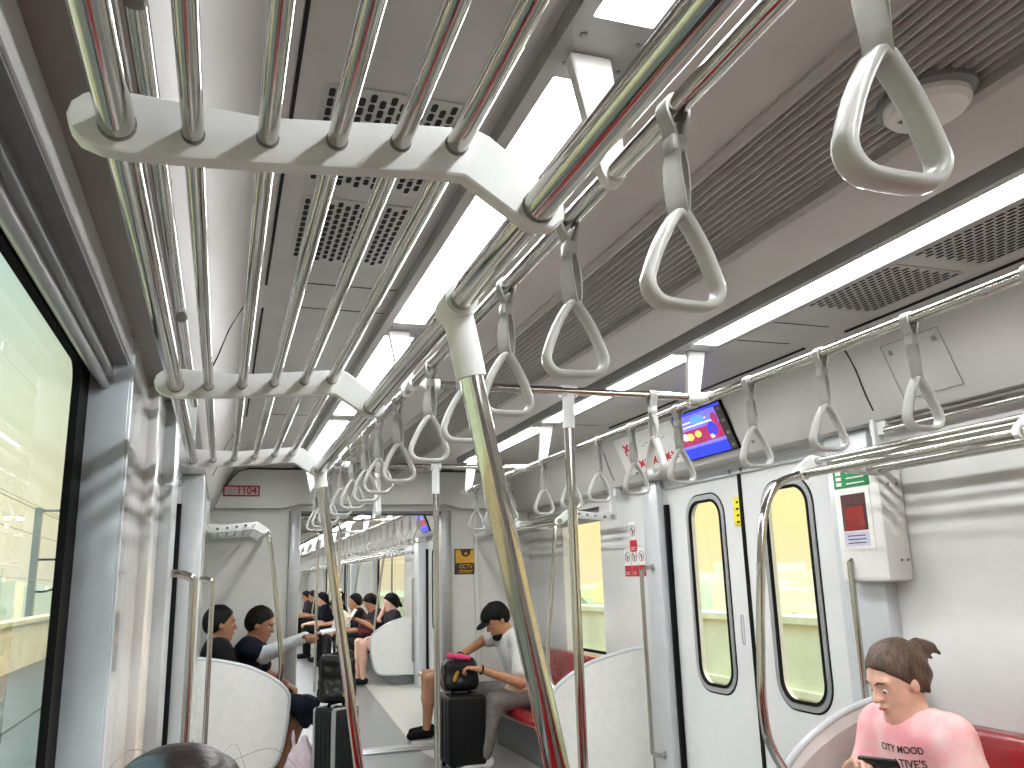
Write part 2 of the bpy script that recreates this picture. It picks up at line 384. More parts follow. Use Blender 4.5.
def build_car(key, first):
    global DOOR_N, WIN_N
    c = CARS[key]; y0, y1 = c['y0'], c['y1']
    # ceiling centre with ribbed air diffuser
    bm = B()
    for s in (-1, 1):
        xs = sorted((s * .16, s * .44)); box(bm, xs[0], xs[1], y0, y1, 2.165, 2.26)
    box(bm, -.16, .16, y0, y1, 2.225, 2.26)
    for s in (-1, 1):
        xs = sorted((s * .44, s * .66)); box(bm, xs[0], xs[1], y0, y1, 2.21, 2.26)
    struct('ceiling', bm, 'ceil', smooth=False)
    for s in (-1, 1):
        bm = B(); prism_y(bm, fascia_prof(s), y0, y1); struct('ceiling', bm, 'ceil2', smooth=True)
    bm = B()
    for i in range(13):
        x = -.15 + i * .025
        prof = [(x - .008, 2.23), (x - .008, 2.19), (x - .002, 2.176), (x + .002, 2.176), (x + .008, 2.19), (x + .008, 2.23)]
        prism_y(bm, prof, y0, y1)
    for s in (-1, 1):
        prism_y(bm, [(s * .158, 2.23), (s * .158, 2.158), (s * .175, 2.152), (s * .192, 2.158), (s * .192, 2.23)], y0, y1)
    trim(bm, 'rib')
    bm = B()
    ys = 1.37 - 6 * .33
    y = y0 + .3
    k = 0
    while y < min(y1 - .4, y0 + 14):
        for i in range(12):
            if (i * 7 + k * 3) % 5 < 3 and i < 8:
                x = -.1375 + i * .025
                box(bm, x - .0045, x + .0045, y + (i % 3) * .03, y + .27 + (i % 3) * .03, 2.222, 2.2245)
        y += .33; k += 1
    trim(bm, 'black', smooth=False)
    # side walls with the window and door openings
    for s in (-1, 1):
        side = 'left' if s < 0 else 'right'
        cuts = [(d0, d1, -.01, 1.84, 'd') for d0, d1 in c['doors']] + [(w0, w1, .74, 1.775, 'w') for w0, w1 in c['wins']]
        cuts.sort(); bm = B(); ya = y0
        for (a, b_, z0, z1, t) in cuts:
            X0, X1 = sorted((s * XW, s * 1.462))
            box(bm, X0, X1, ya, a, 0, 1.86)
            if t == 'w': box(bm, X0, X1, a, b_, 0, z0)
            box(bm, X0, X1, a, b_, z1, 1.86)
            ya = b_
        X0, X1 = sorted((s * XW, s * 1.462)); box(bm, X0, X1, ya, y1, 0, 1.86)
        struct('wall_' + side, bm, 'wallr' if s < 0 else 'wall', smooth=False)
        for (a, b_) in c['wins']:
            WIN_N += 1
            w = empty('window_%d' % WIN_N, (s * 1.44, (a + b_) / 2, .74)); w['kind'] = 'structure'
            WN[(key, s, a)] = w
            l = (b_ - a) / 2
            bm = plate([rrect(-l, l, 0, 1.035, .002), rrect(-l + .085 if l > 1 else -l + .02, l - (.12 if l > 1 else .02), .03, 1.0, .04)], lambda p, q, d: (s * d, p, q), .015)
            obj('window_seal', bm, 'dark', w)
            bm = B(); X = sorted((s * .008, s * .012)); box(bm, X[0], X[1], -l + .01, l - .01, .01, 1.02)
            obj('window_pane', bm, 'glass', w, smooth=False)
            bm = B()
            X = sorted((s * -.08, s * .0)); box(bm, X[0], X[1], -l, l, -.0, .012)
            obj('window_sill', bm, 'alu', w, smooth=False)
            if l > 1:
                bm = B(); X = sorted((s * -.0, s * -.02)); box(bm, X[0], X[1], -l + 1.3, -l + 1.36, .01, 1.02, .004)
                obj('mullion', bm, 'grey', w)
            # roller blind cassette above the pane
            bm = B()
            prism_y(bm, [(s * -.005, 1.075), (s * -.075, 1.075), (s * -.075, 1.03), (s * -.045, 1.03), (s * -.045, .99), (s * -.02, .99), (s * -.005, 1.0)], -l + .001, l - .001)
            obj('blind_cassette', bm, 'grey', w)
            bm = B(); tube(bm, [(s * -.030, -l + .002, .985), (s * -.030, l - .002, .985)], .011, 12); obj('blind_bar', bm, 'alu', w)
        for (a, b_) in c['doors']:
            DOOR_N += 1
            d = empty('door_%d' % DOOR_N, (s * 1.385, (a + b_) / 2, 0)); d['kind'] = 'structure'
            L = (b_ - a) / 2
            for q in (-1, 1):
                lo, hi = (-L, -.012) if q < 0 else (.012, L)
                lo2, hi2 = lo + .0, hi
                wc = (lo2 + hi2) / 2 + q * -.03
                ww = .165
                leaf = obj('door_leaf', plate([rrect(lo2, hi2, .0, 1.83, .003, 8), rrect(wc - ww, wc + ww, .70, 1.69, .10, 8)], lambda p, r_, dd: (s * dd, p, r_), .035), 'wallr', d)
                bm = plate([rrect(wc - ww - .028, wc + ww + .028, .672, 1.718, .128, 8), rrect(wc - ww + .001, wc + ww - .001, .701, 1.689, .10, 8)], lambda p, r_, dd: (s * (-.006 + dd), p, r_), .012)
                obj('window_rim', bm, 'alu', leaf)
                bm = plate([rrect(wc - ww - .001, wc + ww + .001, .699, 1.691, .10, 8), rrect(wc - ww + .014, wc + ww - .014, .714, 1.676, .088, 8)], lambda p, r_, dd: (s * (-.009 + dd), p, r_), .012)
                obj('window_seal', bm, 'dark', leaf)
                bm = plate([rrect(wc - ww - .036, wc + ww + .036, .664, 1.726, .136, 8), rrect(wc - ww - .027, wc + ww + .027, .673, 1.717, .127, 8)], lambda p, r_, dd: (s * (-.002 + dd), p, r_), .006)
                obj('rim_gasket', bm, 'dark', leaf)
                bm = B(); X = sorted((s * .018, s * .022)); box(bm, X[0], X[1], wc - ww + .002, wc + ww - .002, .705, 1.685)
                obj('door_pane', bm, 'glass', leaf, smooth=False)
                py = q * .085
                bm = plate([rrect(py - .013, py + .013, .93, 1.08, .0125, 6), rrect(py - .008, py + .008, .935, 1.075, .0078, 6)], lambda p, r_, dd: (s * (-.002 + dd), p, r_), .004)
                obj('finger_pull', bm, 'brushed', leaf)
                bm = B(); X = sorted((s * -.006, s * .03)); box(bm, X[0], X[1], sorted((q * .001, q * .0135))[0], sorted((q * .001, q * .0135))[1], .01, 1.83)
                obj('rubber_edge', bm, 'dark', leaf, smooth=False)
                bm = B(); X = sorted((s * -.03, s * -.001)); yy = sorted((q * (L - .002), q * (L - .028))); box(bm, X[0], X[1], yy[0], yy[1], .02, 1.70, .004)
                obj('jamb_seal', bm, 'dark', d)
            # sill plate
            bm = B(); X = sorted((s * .02, s * -.14)); box(bm, X[0], X[1], -L, L, -.002, .004); obj('door_sill', bm, 'alu', d, smooth=False)
            # head rail with two small boxes above the leaves
            bm = B(); X = sorted((s * -.02, s * .0)); box(bm, X[0], X[1], -L, L, 1.79, 1.85, .004); obj('door_head', bm, 'post', d)
            for q in (-1, 1):
                bm = B(); X = sorted((s * -.028, s * -.02)); box(bm, X[0], X[1], q * .05 - .008, q * .05 + .008, 1.795, 1.82, .003); obj('lock_cover', bm, 'grey', d)
            # posts each side
            for q in (-1, 1):
                bm = B(); ye = sorted(((a + b_) / 2 + q * L, (a + b_) / 2 + q * (L + (.19 if s > 0 and q > 0 and key == 'ours' else .26))))
                xin = 1.30 if (q < 0 and key == 'ours') else 1.255
                if key == 'ours' and q > 0 and s > 0: xin = 1.315
                X = sorted((s * xin, s * 1.37)); box(bm, X[0], X[1], ye[0], ye[1], .0, 1.849, .008)
                for z in [.3 + .22 * i for i in range(8)]:
                    yf = ye[0] - .001
                    tube(bm, [((s * (xin + .035)), yf - .001, z), ((s * (xin + .035)), yf + .003, z)], .006, 10)
                trim(bm, 'post')
build_car('ours', True); build_car('nxt', False)
# window recess reveals show the wall thickness; a panel tinted with sky light carries the end of the window bay
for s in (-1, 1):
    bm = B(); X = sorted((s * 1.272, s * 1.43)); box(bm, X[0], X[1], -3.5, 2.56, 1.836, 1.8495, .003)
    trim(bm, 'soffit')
# access panel joints in the ceiling (left and right)
bm = B()
for s in (-1, 1):
    for (ya, yb) in ((-.9, 2.49), (2.73, 4.6)):
        X = sorted((s * 1.068, s * 1.061)); zz = 2.1775
        box(bm, X[0], X[1], ya, yb, zz - .006, zz + .012)
    for yy in (2.49, 2.73, 4.6):
        X = sorted((s * .665, s * .99)); box(bm, X[0], X[1], yy - .0025, yy + .0025, 2.1885, 2.196)
trim(bm, 'black', smooth=False)
# seam that follows the cove at the door header
def cove_seam(y, s, w=.006):
    pr = [(1.085, 2.165), (1.10, 2.155), (1.13, 2.12), (1.165, 2.05), (1.195, 1.96), (1.225, 1.89)]
    bm = B(); pts = [Vector((s * x, y, z)) for x, z in pr]
    strip(bm, curve_pts(pts, 4), [(0, 1, 0)] * (4 * (len(pr) - 1) + 1), w, .006); return bm
for s in (-1, 1):
    for y in (2.57, 4.9): trim(cove_seam(y, s), 'black')
# end walls with the gangway opening
def end_wall(y, yt, hdr):
    bm = plate([[(-1.5, 0), (-.57, 0), (-.57, 1.85), (.58, 1.85), (.58, 0), (1.5, 0), (1.5, 2.26), (-1.5, 2.26)]], lambda a, b, d: (a, y + d, b), yt)
    struct('wall_end', bm, 'endw', smooth=False)
end_wall(6.93, .05, True); end_wall(7.12, -.05, False)
bm = B(); box(bm, -1.5, 1.5, -3.66, -3.6, 0, 2.26); struct('wall_back', bm, 'endw', smooth=False)
bm = B(); box(bm, -1.5, 1.5, 27.0, 27.06, 0, 2.26); struct('wall_far', bm, 'endw', smooth=False)
# header box over the gangway
bm = plate([[(-1.235, 1.878), (-.72, 1.878), (-.60, 1.91), (.60, 1.91), (.72, 1.878), (1.235, 1.878), (1.175, 2.02), (1.09, 2.16), (1.04, 2.185), (-1.04, 2.185), (-1.09, 2.16), (-1.175, 2.02)]], lambda a, b, d: (a, 6.80 + d, b), .128)
trim(bm, 'endw')
bm = B()
for x in (-1.10, 1.10):
    strip(bm, [(x * 1.12, 6.797, 1.88), (x * 1.075, 6.797, 2.0), (x, 6.797, 2.12), (x * .97, 6.797, 2.16), (x * .9, 6.797, 2.18)], [(0, 1, 0)] * 5, .006, .008)
box(bm, -.99, .99, 6.796, 6.802, 2.178, 2.186)
trim(bm, 'black')
# gangway: jambs, lintel rubber, threshold
bm = B()
for s in (-1, 1):
    X = sorted((s * .575, s * .66)); box(bm, X[0], X[1], 6.90, 7.14, 0, 1.87, .01)
trim(bm, 'alu')
bm = B(); box(bm, -.57, .575, 6.95, 7.10, 1.84, 1.90); trim(bm, 'dark', smooth=False)
bm = B(); box(bm, -.57, .575, 6.905, 6.93, 1.838, 1.862, .004); trim(bm, 'grey')
bm = B(); box(bm, -.575, .575, 6.90, 6.96, 0, .012, .003); box(bm, -.575, .575, 6.985, 7.14, 0, .012, .003)
trim(bm, 'alu')
bm = B(); box(bm, -.575, .575, 6.96, 6.985, .001, .008); trim(bm, 'black', smooth=False)
# left equipment cupboard between the door and the short bench
bm = B(); box(bm, -1.36, -1.262, 4.79, 5.82, 0, 1.852, .006); trim(bm, 'wall')
# stepped lining beside the left near door post
bm = B(); box(bm, -1.365, -1.335, 2.45, 2.71, .0, 1.85, .004); trim(bm, 'wall')
bm = B(); box(bm, -1.442, -1.361, 1.951, 1.959, .0, 1.772, .001); box(bm, -1.366, -1.356, 1.962, 1.985, .0, 1.85, .002)
trim(bm, 'bluegrey')
bm = B(); box(bm, .86, .90, 6.905, 6.93, 0, 1.87, .008); trim(bm, 'endw')

# ================================================================== CEILING LIGHTS
def make_light():
    t = empty('ceiling_light')
    bm = plate([rrect(-.082, .082, -.83, .83, .002, 1), rrect(-.053, .053, -.745, .745, .002, 1)], lambda a, b, d: (a, b, 2.152 + d), .057)
    obj('light_frame', bm, 'frame', t)
    bm = B(); box(bm, -.0528, .0528, -.7445, .7445, 2.158, 2.17); obj('diffuser', bm, 'lamp', t, smooth=False)
    for yy in (-.79, .79):
        for xx in (-.05, .05):
            bm = B(); tube(bm, [(xx, yy, 2.1535), (xx, yy, 2.149)], .005, 10); obj('screw', bm, 'grey', t)
    return t
lt0 = make_light(); firstl = True
LIGHTS = []
for key, ks in (('ours', range(-2, 4)), ('nxt', range(4, 15))):
    for k in ks:
        yc = 1.13 + 1.66 * k + .83
        if key == 'nxt': yc = 7.98 + 1.66 * (k - 4)
        if yc + .83 > CARS['ours']['y1'] - .1 and key == 'ours': continue
        for s in (-1, 1):
            LIGHTS.append((s, yc, key, k))
names = {(-1, 0): 'left', (1, 0): 'right'}
for (s, yc, key, k) in LIGHTS:
    side = 'left' if s < 0 else 'right'
    if key == 'ours':
        ph = {-2: 'behind the camera', -1: 'nearest to the camera at the top edge', 0: 'above the nearest strap handles beside the vent grilles', 1: 'above the middle strap handles before the door', 2: 'above the door vestibule in this car', 3: 'just before the end wall'}[k]
        lab = '%s ceiling light strip, %s' % (side, ph); g = 'ceiling light strips'
        o = lt0 if firstl else copy_tree(lt0)
    else:
        lab = 'small bright ceiling light of the %s row seen through the gangway' % side; g = 'ceiling light strips of the %s row in the next car' % side
        o = copy_tree(lt0)
    firstl = False
    o.location = (s * .583, yc, 0); tag(o, lab, 'ceiling light', g)

# ================================================================== PERFORATED CEILING GRILLES
def make_grille(s):
    t = empty('vent_grille')
    bm = B(); box(bm, -.155, .155, -.21, .21, -.003, .004, .001); obj('grille_plate', bm, 'ceil2', t)
    bm = B(); cols = 15
    for i in range(cols):
        x = -.137 + i * .0196
        for j in range(11):
            y = -.185 + j * .0345 + (i % 2) * .017
            vs = [bm.verts.new((x + a, y + b, -.0036)) for a, b in rrect(-.0060, .0060, -.0148, .0148, .0055, 3)]
            bm.faces.new(vs)
    sl = obj('slots', bm, 'black', t, smooth=False)
    return t
g0 = make_grille(1); fg = True
for s in (-1, 1):
    for i, yc in enumerate((.66, 1.13, 1.61, 2.09)):
        if s < 0 and i < 2: continue
        o = g0 if fg else copy_tree(g0)
        fg = False
        o.location = (s * .86, yc, ZC - .001)
        side = ('left', 'behind the luggage rack bars') if s < 0 else ('right', 'beside the right light strip')
        which = ('out above the camera', 'cut by the picture edge', 'second from the door', 'nearest to the door')[i]
        tag(o, 'perforated ceiling vent %s, %s' % (side[1], which), 'vent', 'perforated ceiling vents' )

# oval speaker / sensor dome on the ribbed duct
t = thing('ceiling_sensor_dome', 'round white dome cover set in the ribbed ceiling duct behind the nearest strap handle', 'ceiling dome', (.097, 1.11, 2.175))
bm = B(); n = 32
loops = []
for r_, z in ((.085, 0.003), (.085, -.008), (.078, -.013)):
    loops.append([(r_ * math.cos(2 * PI * k / n), r_ * 1.15 * math.sin(2 * PI * k / n), z) for k in range(n)])
loft(bm, loops); obj('mounting_ring', bm, 'grey', t)
bm = B(); loops = []
for r_, z in ((.074, -.010), (.074, -.024), (.066, -.034), (.03, -.040)):
    loops.append([(r_ * math.cos(2 * PI * k / n), r_ * 1.12 * math.sin(2 * PI * k / n), z) for k in range(n)])
loft(bm, loops); obj('dome_cover', bm, 'white', t)
for a in (.6, 2.4):
    bm = B(); box(bm, .045 * math.cos(a) - .005, .045 * math.cos(a) + .005, .045 * math.sin(a) - .008, .045 * math.sin(a) + .008, -.040, -.034, .001); obj('clip_slot', bm, 'grey', t)

# ================================================================== HANDRAILS, HANGERS AND STRAPS
RR = .016
ZR = 1.94
def handrail(s, ya, yb, label, hangers, group=None):
    t = thing('overhead_handrail', label, 'handrail', (s * .567, ya, ZR), 0, group)
    bm = B(); tube(bm, [(0, 0, 0), (0, yb - ya, 0)], RR, 20); obj('rail', bm, 'steel', t)
    for yh in hangers:
        bm = plate([[(-.070, .212), (.006, .212), (.021, .03), (.022, 0), (.012, -.02), (-.012, -.02), (-.022, 0), (-.030, .03)] if s < 0 else
                    [(.070, .212), (-.006, .212), (-.021, .03), (-.022, 0), (-.012, -.02), (.012, -.02), (.022, 0), (.030, .03)]], lambda a, b, d: (a, yh - ya - .014 + d, b), .028)
        bmesh.ops.bevel(bm, geom=bm.edges[:], offset=.003, segments=1, affect='EDGES')
        obj('hanger_plate', bm, 'white', t)
    for yy in (0, yb - ya):
        bm = B(); tube(bm, [(0, yy - .02, 0), (0, yy + .02, 0)], RR + .004, 20); obj('end_cap', bm, 'brk', t)
    return t
handrail(-1, -3.4, 6.15, 'long chrome overhead handrail left of the aisle carrying the near strap handles', [-.53, 1.15, 2.81, 4.47, 6.05])
handrail(1, -3.4, 6.15, 'long chrome overhead handrail right of the aisle carrying the right strap handles', [-.53, 1.15, 2.81, 4.47, 6.05])
for s in (-1, 1):
    handrail(s, 7.4, 26.4, 'thin chrome overhead handrail with straps in the next car, %s row' % ('left' if s < 0 else 'right'), [7.6 + 1.66 * i for i in range(11)])
def crossrail(y, label, extra=()):
    t = thing('cross_handrail', label, 'handrail', (0, y, ZR))
    bm = B(); tube(bm, [(-.56, 0, 0), (.56, 0, 0)], .0145, 18); obj('rail', bm, 'steel', t)
    for s in (-1, 1):
        bm = B(); tube(bm, [(s * .48, 0, 0), (s * .556, 0, 0)], .0195, 18); tube(bm, [(s * .567, -.025, 0), (s * .567, .025, 0)], .0205, 18)
        obj('tee_joint', bm, 'brk', t)
    return t
crossrail(2.70, 'cross handrail between both overhead rails at the nearer centre pole')
crossrail(4.73, 'cross handrail between both overhead rails at the farther centre pole')
for i, y in enumerate((9.0, 11.1, 17.0, 18.9)): crossrail(y, 'chrome cross handrail in the next car, %s from the gangway' % ('first', 'second', 'third', 'fourth')[i])

def make_strap():
    t = empty('strap_handle')
    # band: loop over the rail, narrow waist, twisted loop through the grip
    path = []; ups = []
    def add(x, z, tw):
        a = math.radians(tw)
        path.append((x * math.cos(a), x * math.sin(a), z)); ups.append((-math.sin(a), math.cos(a), 0))
    rad = RR + .0025
    for k in range(0, 9):
        th = PI * k / 8
        add(-rad * math.cos(th), rad * math.sin(th), 0)
    seq = [(.017, -.012, 0), (.010, -.030, 0), (.0055, -.045, 4), (.005, -.066, 12), (.010, -.09, 24), (.0135, -.117, 36), (.013, -.145, 44), (.008, -.163, 48)]
    for x, z, tw in seq: add(x, z, tw)
    add(0, -.170, 50)
    for x, z, tw in seq[::-1]: add(-x, z, tw)
    bm = B(); strip(bm, path, ups, .029, .004, closed=True)
    bmesh.ops.recalc_face_normals(bm, faces=bm.faces)
    obj('strap_band', bm, 'strap', t)
    bm = B(); box(bm, -.0125, .0125, -.0155, .0155, -.070, -.044, .004); obj('buckle', bm, 'grip', t)
    # triangular grip
    cz = -.205; tri = []
    base = [(0, -.148), (-.072, -.296), (.072, -.296)]
    cr = [.012, .028, .028]
    V = [Vector((a, 0, b)) for a, b in base]; ctr = (V[0] + V[1] + V[2]) / 3
    loop = []
    for i in range(3):
        p = V[i]; a = (V[i - 1] - p).normalized(); b = (V[(i + 1) % 3] - p).normalized()
        half = a.angle(b) / 2; dd = cr[i] / math.tan(half); p0 = p + a * dd; p1 = p + b * dd; c_ = p + (a + b).normalized() * (cr[i] / math.sin(half))
        v0 = p0 - c_; v1 = p1 - c_; ang = v0.angle(v1); ax = v0.cross(v1).normalized()
        for k in range(9):
            loop.append(c_ + Matrix.Rotation(ang * k / 8, 3, ax) @ v0)
        q0 = p1; nx = V[(i + 1) % 3]; na = (p - nx).normalized(); nb = (V[(i + 2) % 3] - nx).normalized(); hh = na.angle(nb) / 2
        q1 = nx + na * (cr[(i + 1) % 3] / math.tan(hh))
        outw = ((q0 + q1) / 2 - ctr).normalized()
        for k in range(1, 6):
            u_ = k / 6; loop.append(q0.lerp(q1, u_) + outw * (.004 * math.sin(PI * u_)) * (1 if i != 1 else .2))
    n = len(loop); bm = B(); rings = []
    for i in range(n):
        tdir = (loop[(i + 1) % n] - loop[i - 1]).normalized(); nrm = tdir.cross(Vector((0, 1, 0))).normalized()
        ring = []
        for k in range(12):
            a = 2 * PI * k / 12; ca, sa = math.cos(a), math.sin(a)
            e = .65
            px_ = math.copysign(abs(ca) ** e, ca) * .0076; py_ = math.copysign(abs(sa) ** e, sa) * .0155
            ring.append(bm.verts.new(loop[i] + nrm * px_ + Vector((0, 1, 0)) * py_))
        rings.append(ring)
    for i in range(n):
        a, b = rings[i], rings[(i + 1) % n]
        for k in range(12): bm.faces.new((a[k], a[(k + 1) % 12], b[(k + 1) % 12], b[k]))
    obj('triangle_grip', bm, 'grip', t, angle=60)
    return t
st0 = make_strap(); fst = True
def strap(x, y, rz, lab, grp, tilt=0.0):
    global fst
    o = st0 if fst else copy_tree(st0)
    fst = False
    o.location = (x, y, ZR); o.rotation_euler = (0, tilt, rz); tag(o, lab, 'strap handle', grp)
ordn = ['nearest and largest', 'second', 'third', 'fourth', 'fifth', 'sixth', 'seventh', 'eighth', 'ninth', 'tenth', 'eleventh', 'twelfth', 'thirteenth', 'fourteenth']
YL = [.565, .945, 1.34, 1.71, 2.08, 2.45, 2.98, 3.37, 3.74, 4.11, 4.50, 5.10, 5.47, 5.84]
YRt = [1.32, 1.69, 2.05, 2.43, 2.93, 3.34, 3.70, 4.07, 4.45, 5.10, 5.47, 5.84]
jig = [0, .02, -.01, .02, 0, .03, -.02, .01, -.03, 0, .02, 0, 0, 0]
for i, y in enumerate(YL):
    strap(-.567, y, 0.05 * math.sin(i * 2.3), 'grey strap handle on the left overhead rail, %s counting from the camera' % ordn[i], 'strap handles on the left rail', jig[i])
for i, y in enumerate(YRt):
    strap(.567, y, 0.08 * math.sin(i * 1.7 + 1), 'grey strap handle on the right overhead rail, %s from the camera' % (('outside the right edge' if i == 0 else ordn[i - 1] if i > 1 else 'first in view')), 'strap handles on the right rail', -jig[i])
strap(.33, 2.70, PI / 2, 'strap handle hanging edge-on from the nearer cross rail, left of the screen', 'strap handles on the cross rails')
strap(-.34, 4.73, PI / 2, 'strap handle hanging edge-on from the farther cross rail, left of the upright pole', 'strap handles on the cross rails')
strap(.34, 4.73, PI / 2, 'strap handle hanging edge-on from the farther cross rail, right of the upright pole', 'strap handles on the cross rails')
for s in (-1, 1):
    for i in range(34):
        strap(s * .567, 7.75 + i * .40, .1 * math.sin(i * 1.9), 'small strap handle in the receding %s row of the next car beyond the gangway' % ('left' if s < 0 else 'right'), 'strap handles of the %s row in the next car' % ('left' if s < 0 else 'right'))

# ================================================================== LUGGAGE RACKS
BAR = [(-1.25, 1.667, .0145), (-1.191, 1.667, .009), (-1.130, 1.673, .009), (-1.070, 1.680, .009), (-1.012, 1.687, .009), (-.958, 1.693, .0105)]
FRONT = (-.877, 1.639, .0158)
def luggage_rack(s, ya, yb, ys, label, arms, group=None):
    t = thing('luggage_rack', label, 'luggage rack', (0, ya, 0), 0, group)
    for (x, z, r) in BAR:
        bm = B(); tube(bm, [(-s * x, 0, z), (-s * x, yb - ya, z)], r, 16); obj('rack_bar', bm, 'steel', t)
    bm = B(); tube(bm, [(-s * FRONT[0], 0, FRONT[1]), (-s * FRONT[0], yb - ya, FRONT[1])], FRONT[2], 20); obj('front_rail', bm, 'steel', t)
    prof = [(-1.289, 1.672), (-1.286, 1.684), (-1.277, 1.693), (-1.262, 1.698), (-1.245, 1.699), (-1.13, 1.694), (-1.01, 1.706), (-.94, 1.714), (-.925, 1.708), (-.862, 1.660), (-.850, 1.645), (-.850, 1.630), (-.862, 1.619), (-.885, 1.619), (-.95, 1.662), (-.985, 1.662), (-1.12, 1.650), (-1.240, 1.643), (-1.262, 1.645), (-1.278, 1.651), (-1.286, 1.661)]
    for yq in ys:
        lp = [(-s * a, b) for a, b in prof]
        bm = plate([lp], lambda a, b, d: (a, yq - ya - .009 + d, b), .018)
        bmesh.ops.bevel(bm, geom=[e for e in bm.edges if e.calc_face_angle(0) > .8], offset=.002, segments=1, affect='EDGES')
        br = obj('bracket', bm, 'brk', t)
        if yq < 7:
            for (x, z, r) in BAR + [FRONT]:
                bm = B(); tube(bm, [(-s * x, yq - ya - .0115, z), (-s * x, yq - ya + .0115, z)], r + .0010, 16)
                obj('bar_collar', bm, 'grey', br)
    for yq in arms:
        lp = [(-s * a, b) for a, b in rrect(-1.287, -1.245, 1.66, 1.90, .008, 3)]
        bm = plate([lp], lambda a, b, d: (a, yq - ya - .008 + d, b), .016); obj('hanging_arm', bm, 'brk', t)
        bm = B(); X = sorted((s * 1.262, s * 1.30)); box(bm, X[0], X[1], yq - ya - .05, yq - ya + .035, 1.80, 1.90, .004); obj('mounting_plate', bm, 'brk', t)
    return t
luggage_rack(-1, -2.9, 2.70, [-2.25, -1.27, -.29, .706, 1.678, 2.69], 'large overhead luggage rack of chrome bars filling the top left', [2.67])
luggage_rack(1, -2.9, 2.62, [-2.25, -1.27, -.29, .693, 1.664, 2.61], 'chrome bar luggage rack on the right wall above the seated woman in pink', [2.61])
luggage_rack(-1, 5.95, 6.88, [5.97, 6.85], 'short luggage rack above the two seated passengers left of the gangway', [5.97])
luggage_rack(1, 5.0, 6.88, [5.02, 6.0, 6.85], 'short luggage rack above the seated man right of the gangway', [5.02])
luggage_rack(1, 11.2, 16.7, [11.22, 12.6, 14.0, 15.4, 16.65], 'far luggage rack above the seated row in the next car', [11.22])
luggage_rack(1, 19.2, 24.5, [19.22, 21.0, 23.0, 24.4], 'farthest luggage rack at the far end of the next car', [])
# wall rails behind the racks
for s, segs in ((-1, ((-2.8, -.33), (-.25, .66), (.73, 1.63), (1.70, 2.55))), (1, ((-2.8, -.33), (-.25, .66), (.73, 2.55)))):
    for (a, b_) in segs:
        bm = B(); tube(bm, [(s * 1.249, a, 1.811), (s * 1.249, b_, 1.811)], .011, 14)
        tube(bm, [(s * 1.249, (a + b_) / 2, 1.811), (s * 1.249, (a + b_) / 2, 1.852)], .006, 8)
        place = {(-1, -2.8): 'far behind the camera', (-1, -.25): 'before the nearest rack bracket', (-1, -.33): '', (-1, .73): 'between the first and second rack bracket', (-1, 1.70): 'between the second and last rack bracket', (1, -2.8): 'behind the camera', (1, -.25): 'out of view at the right', (1, .73): 'above the white wall at the right edge'}[(s, a)]
        tag(obj('wall_rail', bm, 'steel'), 'thin chrome rail under the %s wall cove, %s' % ('left' if s < 0 else 'right', place), 'rail', 'wall rails')

# ================================================================== POLES
def pole(label, pts, r=.0155, joint=None, name='grab_pole', mid=None):
    p0 = Vector(pts[0]); pN = Vector(pts[-1])
    t = thing(name, label, 'pole', (pN.x, pN.y, pN.z)); off = Vector((pN.x, pN.y, pN.z))
    P_ = [Vector(p) - off for p in (curve_pts(pts, 10) if len(pts) > 2 else pts)]
    bm = B(); tube(bm, P_, r, 20); obj('pole', bm, 'steel', t)
    if joint:
        a, b = [Vector(q) - off for q in joint]; bm = B(); tube(bm, [a, b], r + .0045, 22)
        ax = Vector((0, 1, 0)) if joint_dir == 'y' else Vector((1, 0, 0))
        tube(bm, [a - ax * .030, a + ax * .030], r + .006, 22); obj('joint_sleeve', bm, 'brk', t)
    return t
joint_dir = 'y'
def lean(top, bot, frac): return Vector(top).lerp(Vector(bot), frac)
T1, B1 = (-.877, 1.005, 1.639), (-.728, 1.03, .94)
pole('large slanting chrome pole in the foreground with a grey sleeve on top', [T1, lean(T1, B1, .35), B1, (-.70, 1.04, .60), (-.72, 1.04, .30), (-.80, 1.04, .001)], joint=(T1, lean(T1, B1, .135)))
T2, B2 = (-.877, 2.66, 1.639), (-.752, 2.67, .85)
pole('slanting chrome pole at the left rack end, in front of the ribbed suitcase', [T2, lean(T2, B2, .4), B2, (-.72, 2.67, .60), (-.73, 2.67, .30), (-.80, 2.67, .001)], joint=(T2, lean(T2, B2, .07)))
pole('bowed chrome pole at the end of the right rack, curving down to the seat-end partition', [(.877, 2.585, 1.639), (.845, 2.585, 1.632), (.76, 2.585, 1.60), (.705, 2.585, 1.53), (.675, 2.585, 1.43), (.645, 2.585, 1.22), (.622, 2.585, 1.0), (.612, 2.585, .87), (.618, 2.585, .76), (.64, 2.585, .695), (.675, 2.59, .64)], joint=((.877, 2.60, 1.639), (.862, 2.592, 1.637)))
pole('chrome pole in front of the two passengers left of the gangway', [(-.877, 5.95, 1.639), (-.862, 5.95, 1.61), (-.84, 5.95, 1.50), (-.79, 5.95, 1.15), (-.757, 5.95, .86), (-.752, 5.95, .74), (-.78, 5.95, .62), (-.80, 5.93, .585)])
pole('thin bowed chrome pole between the large slanting pole and the far window', [(.877, 5.03, 1.639), (.86, 5.03, 1.60), (.84, 5.03, 1.45), (.80, 5.03, 1.1), (.77, 5.03, .85), (.77, 5.0, .68), (.79, 4.90, .61)])
joint_dir = 'x'
pole('upright chrome pole at the nearer cross rail, standing right of centre', [(0, 2.72, ZR), (0, 2.72, .001)], .017, joint=((0, 2.71, ZR), (0, 2.72, ZR - .13)))
pole('upright chrome pole at the farther cross rail, in front of the gangway', [(0, 4.73, ZR), (0, 4.73, .001)], .017, joint=((0, 4.73, ZR), (0, 4.73, ZR - .16)))
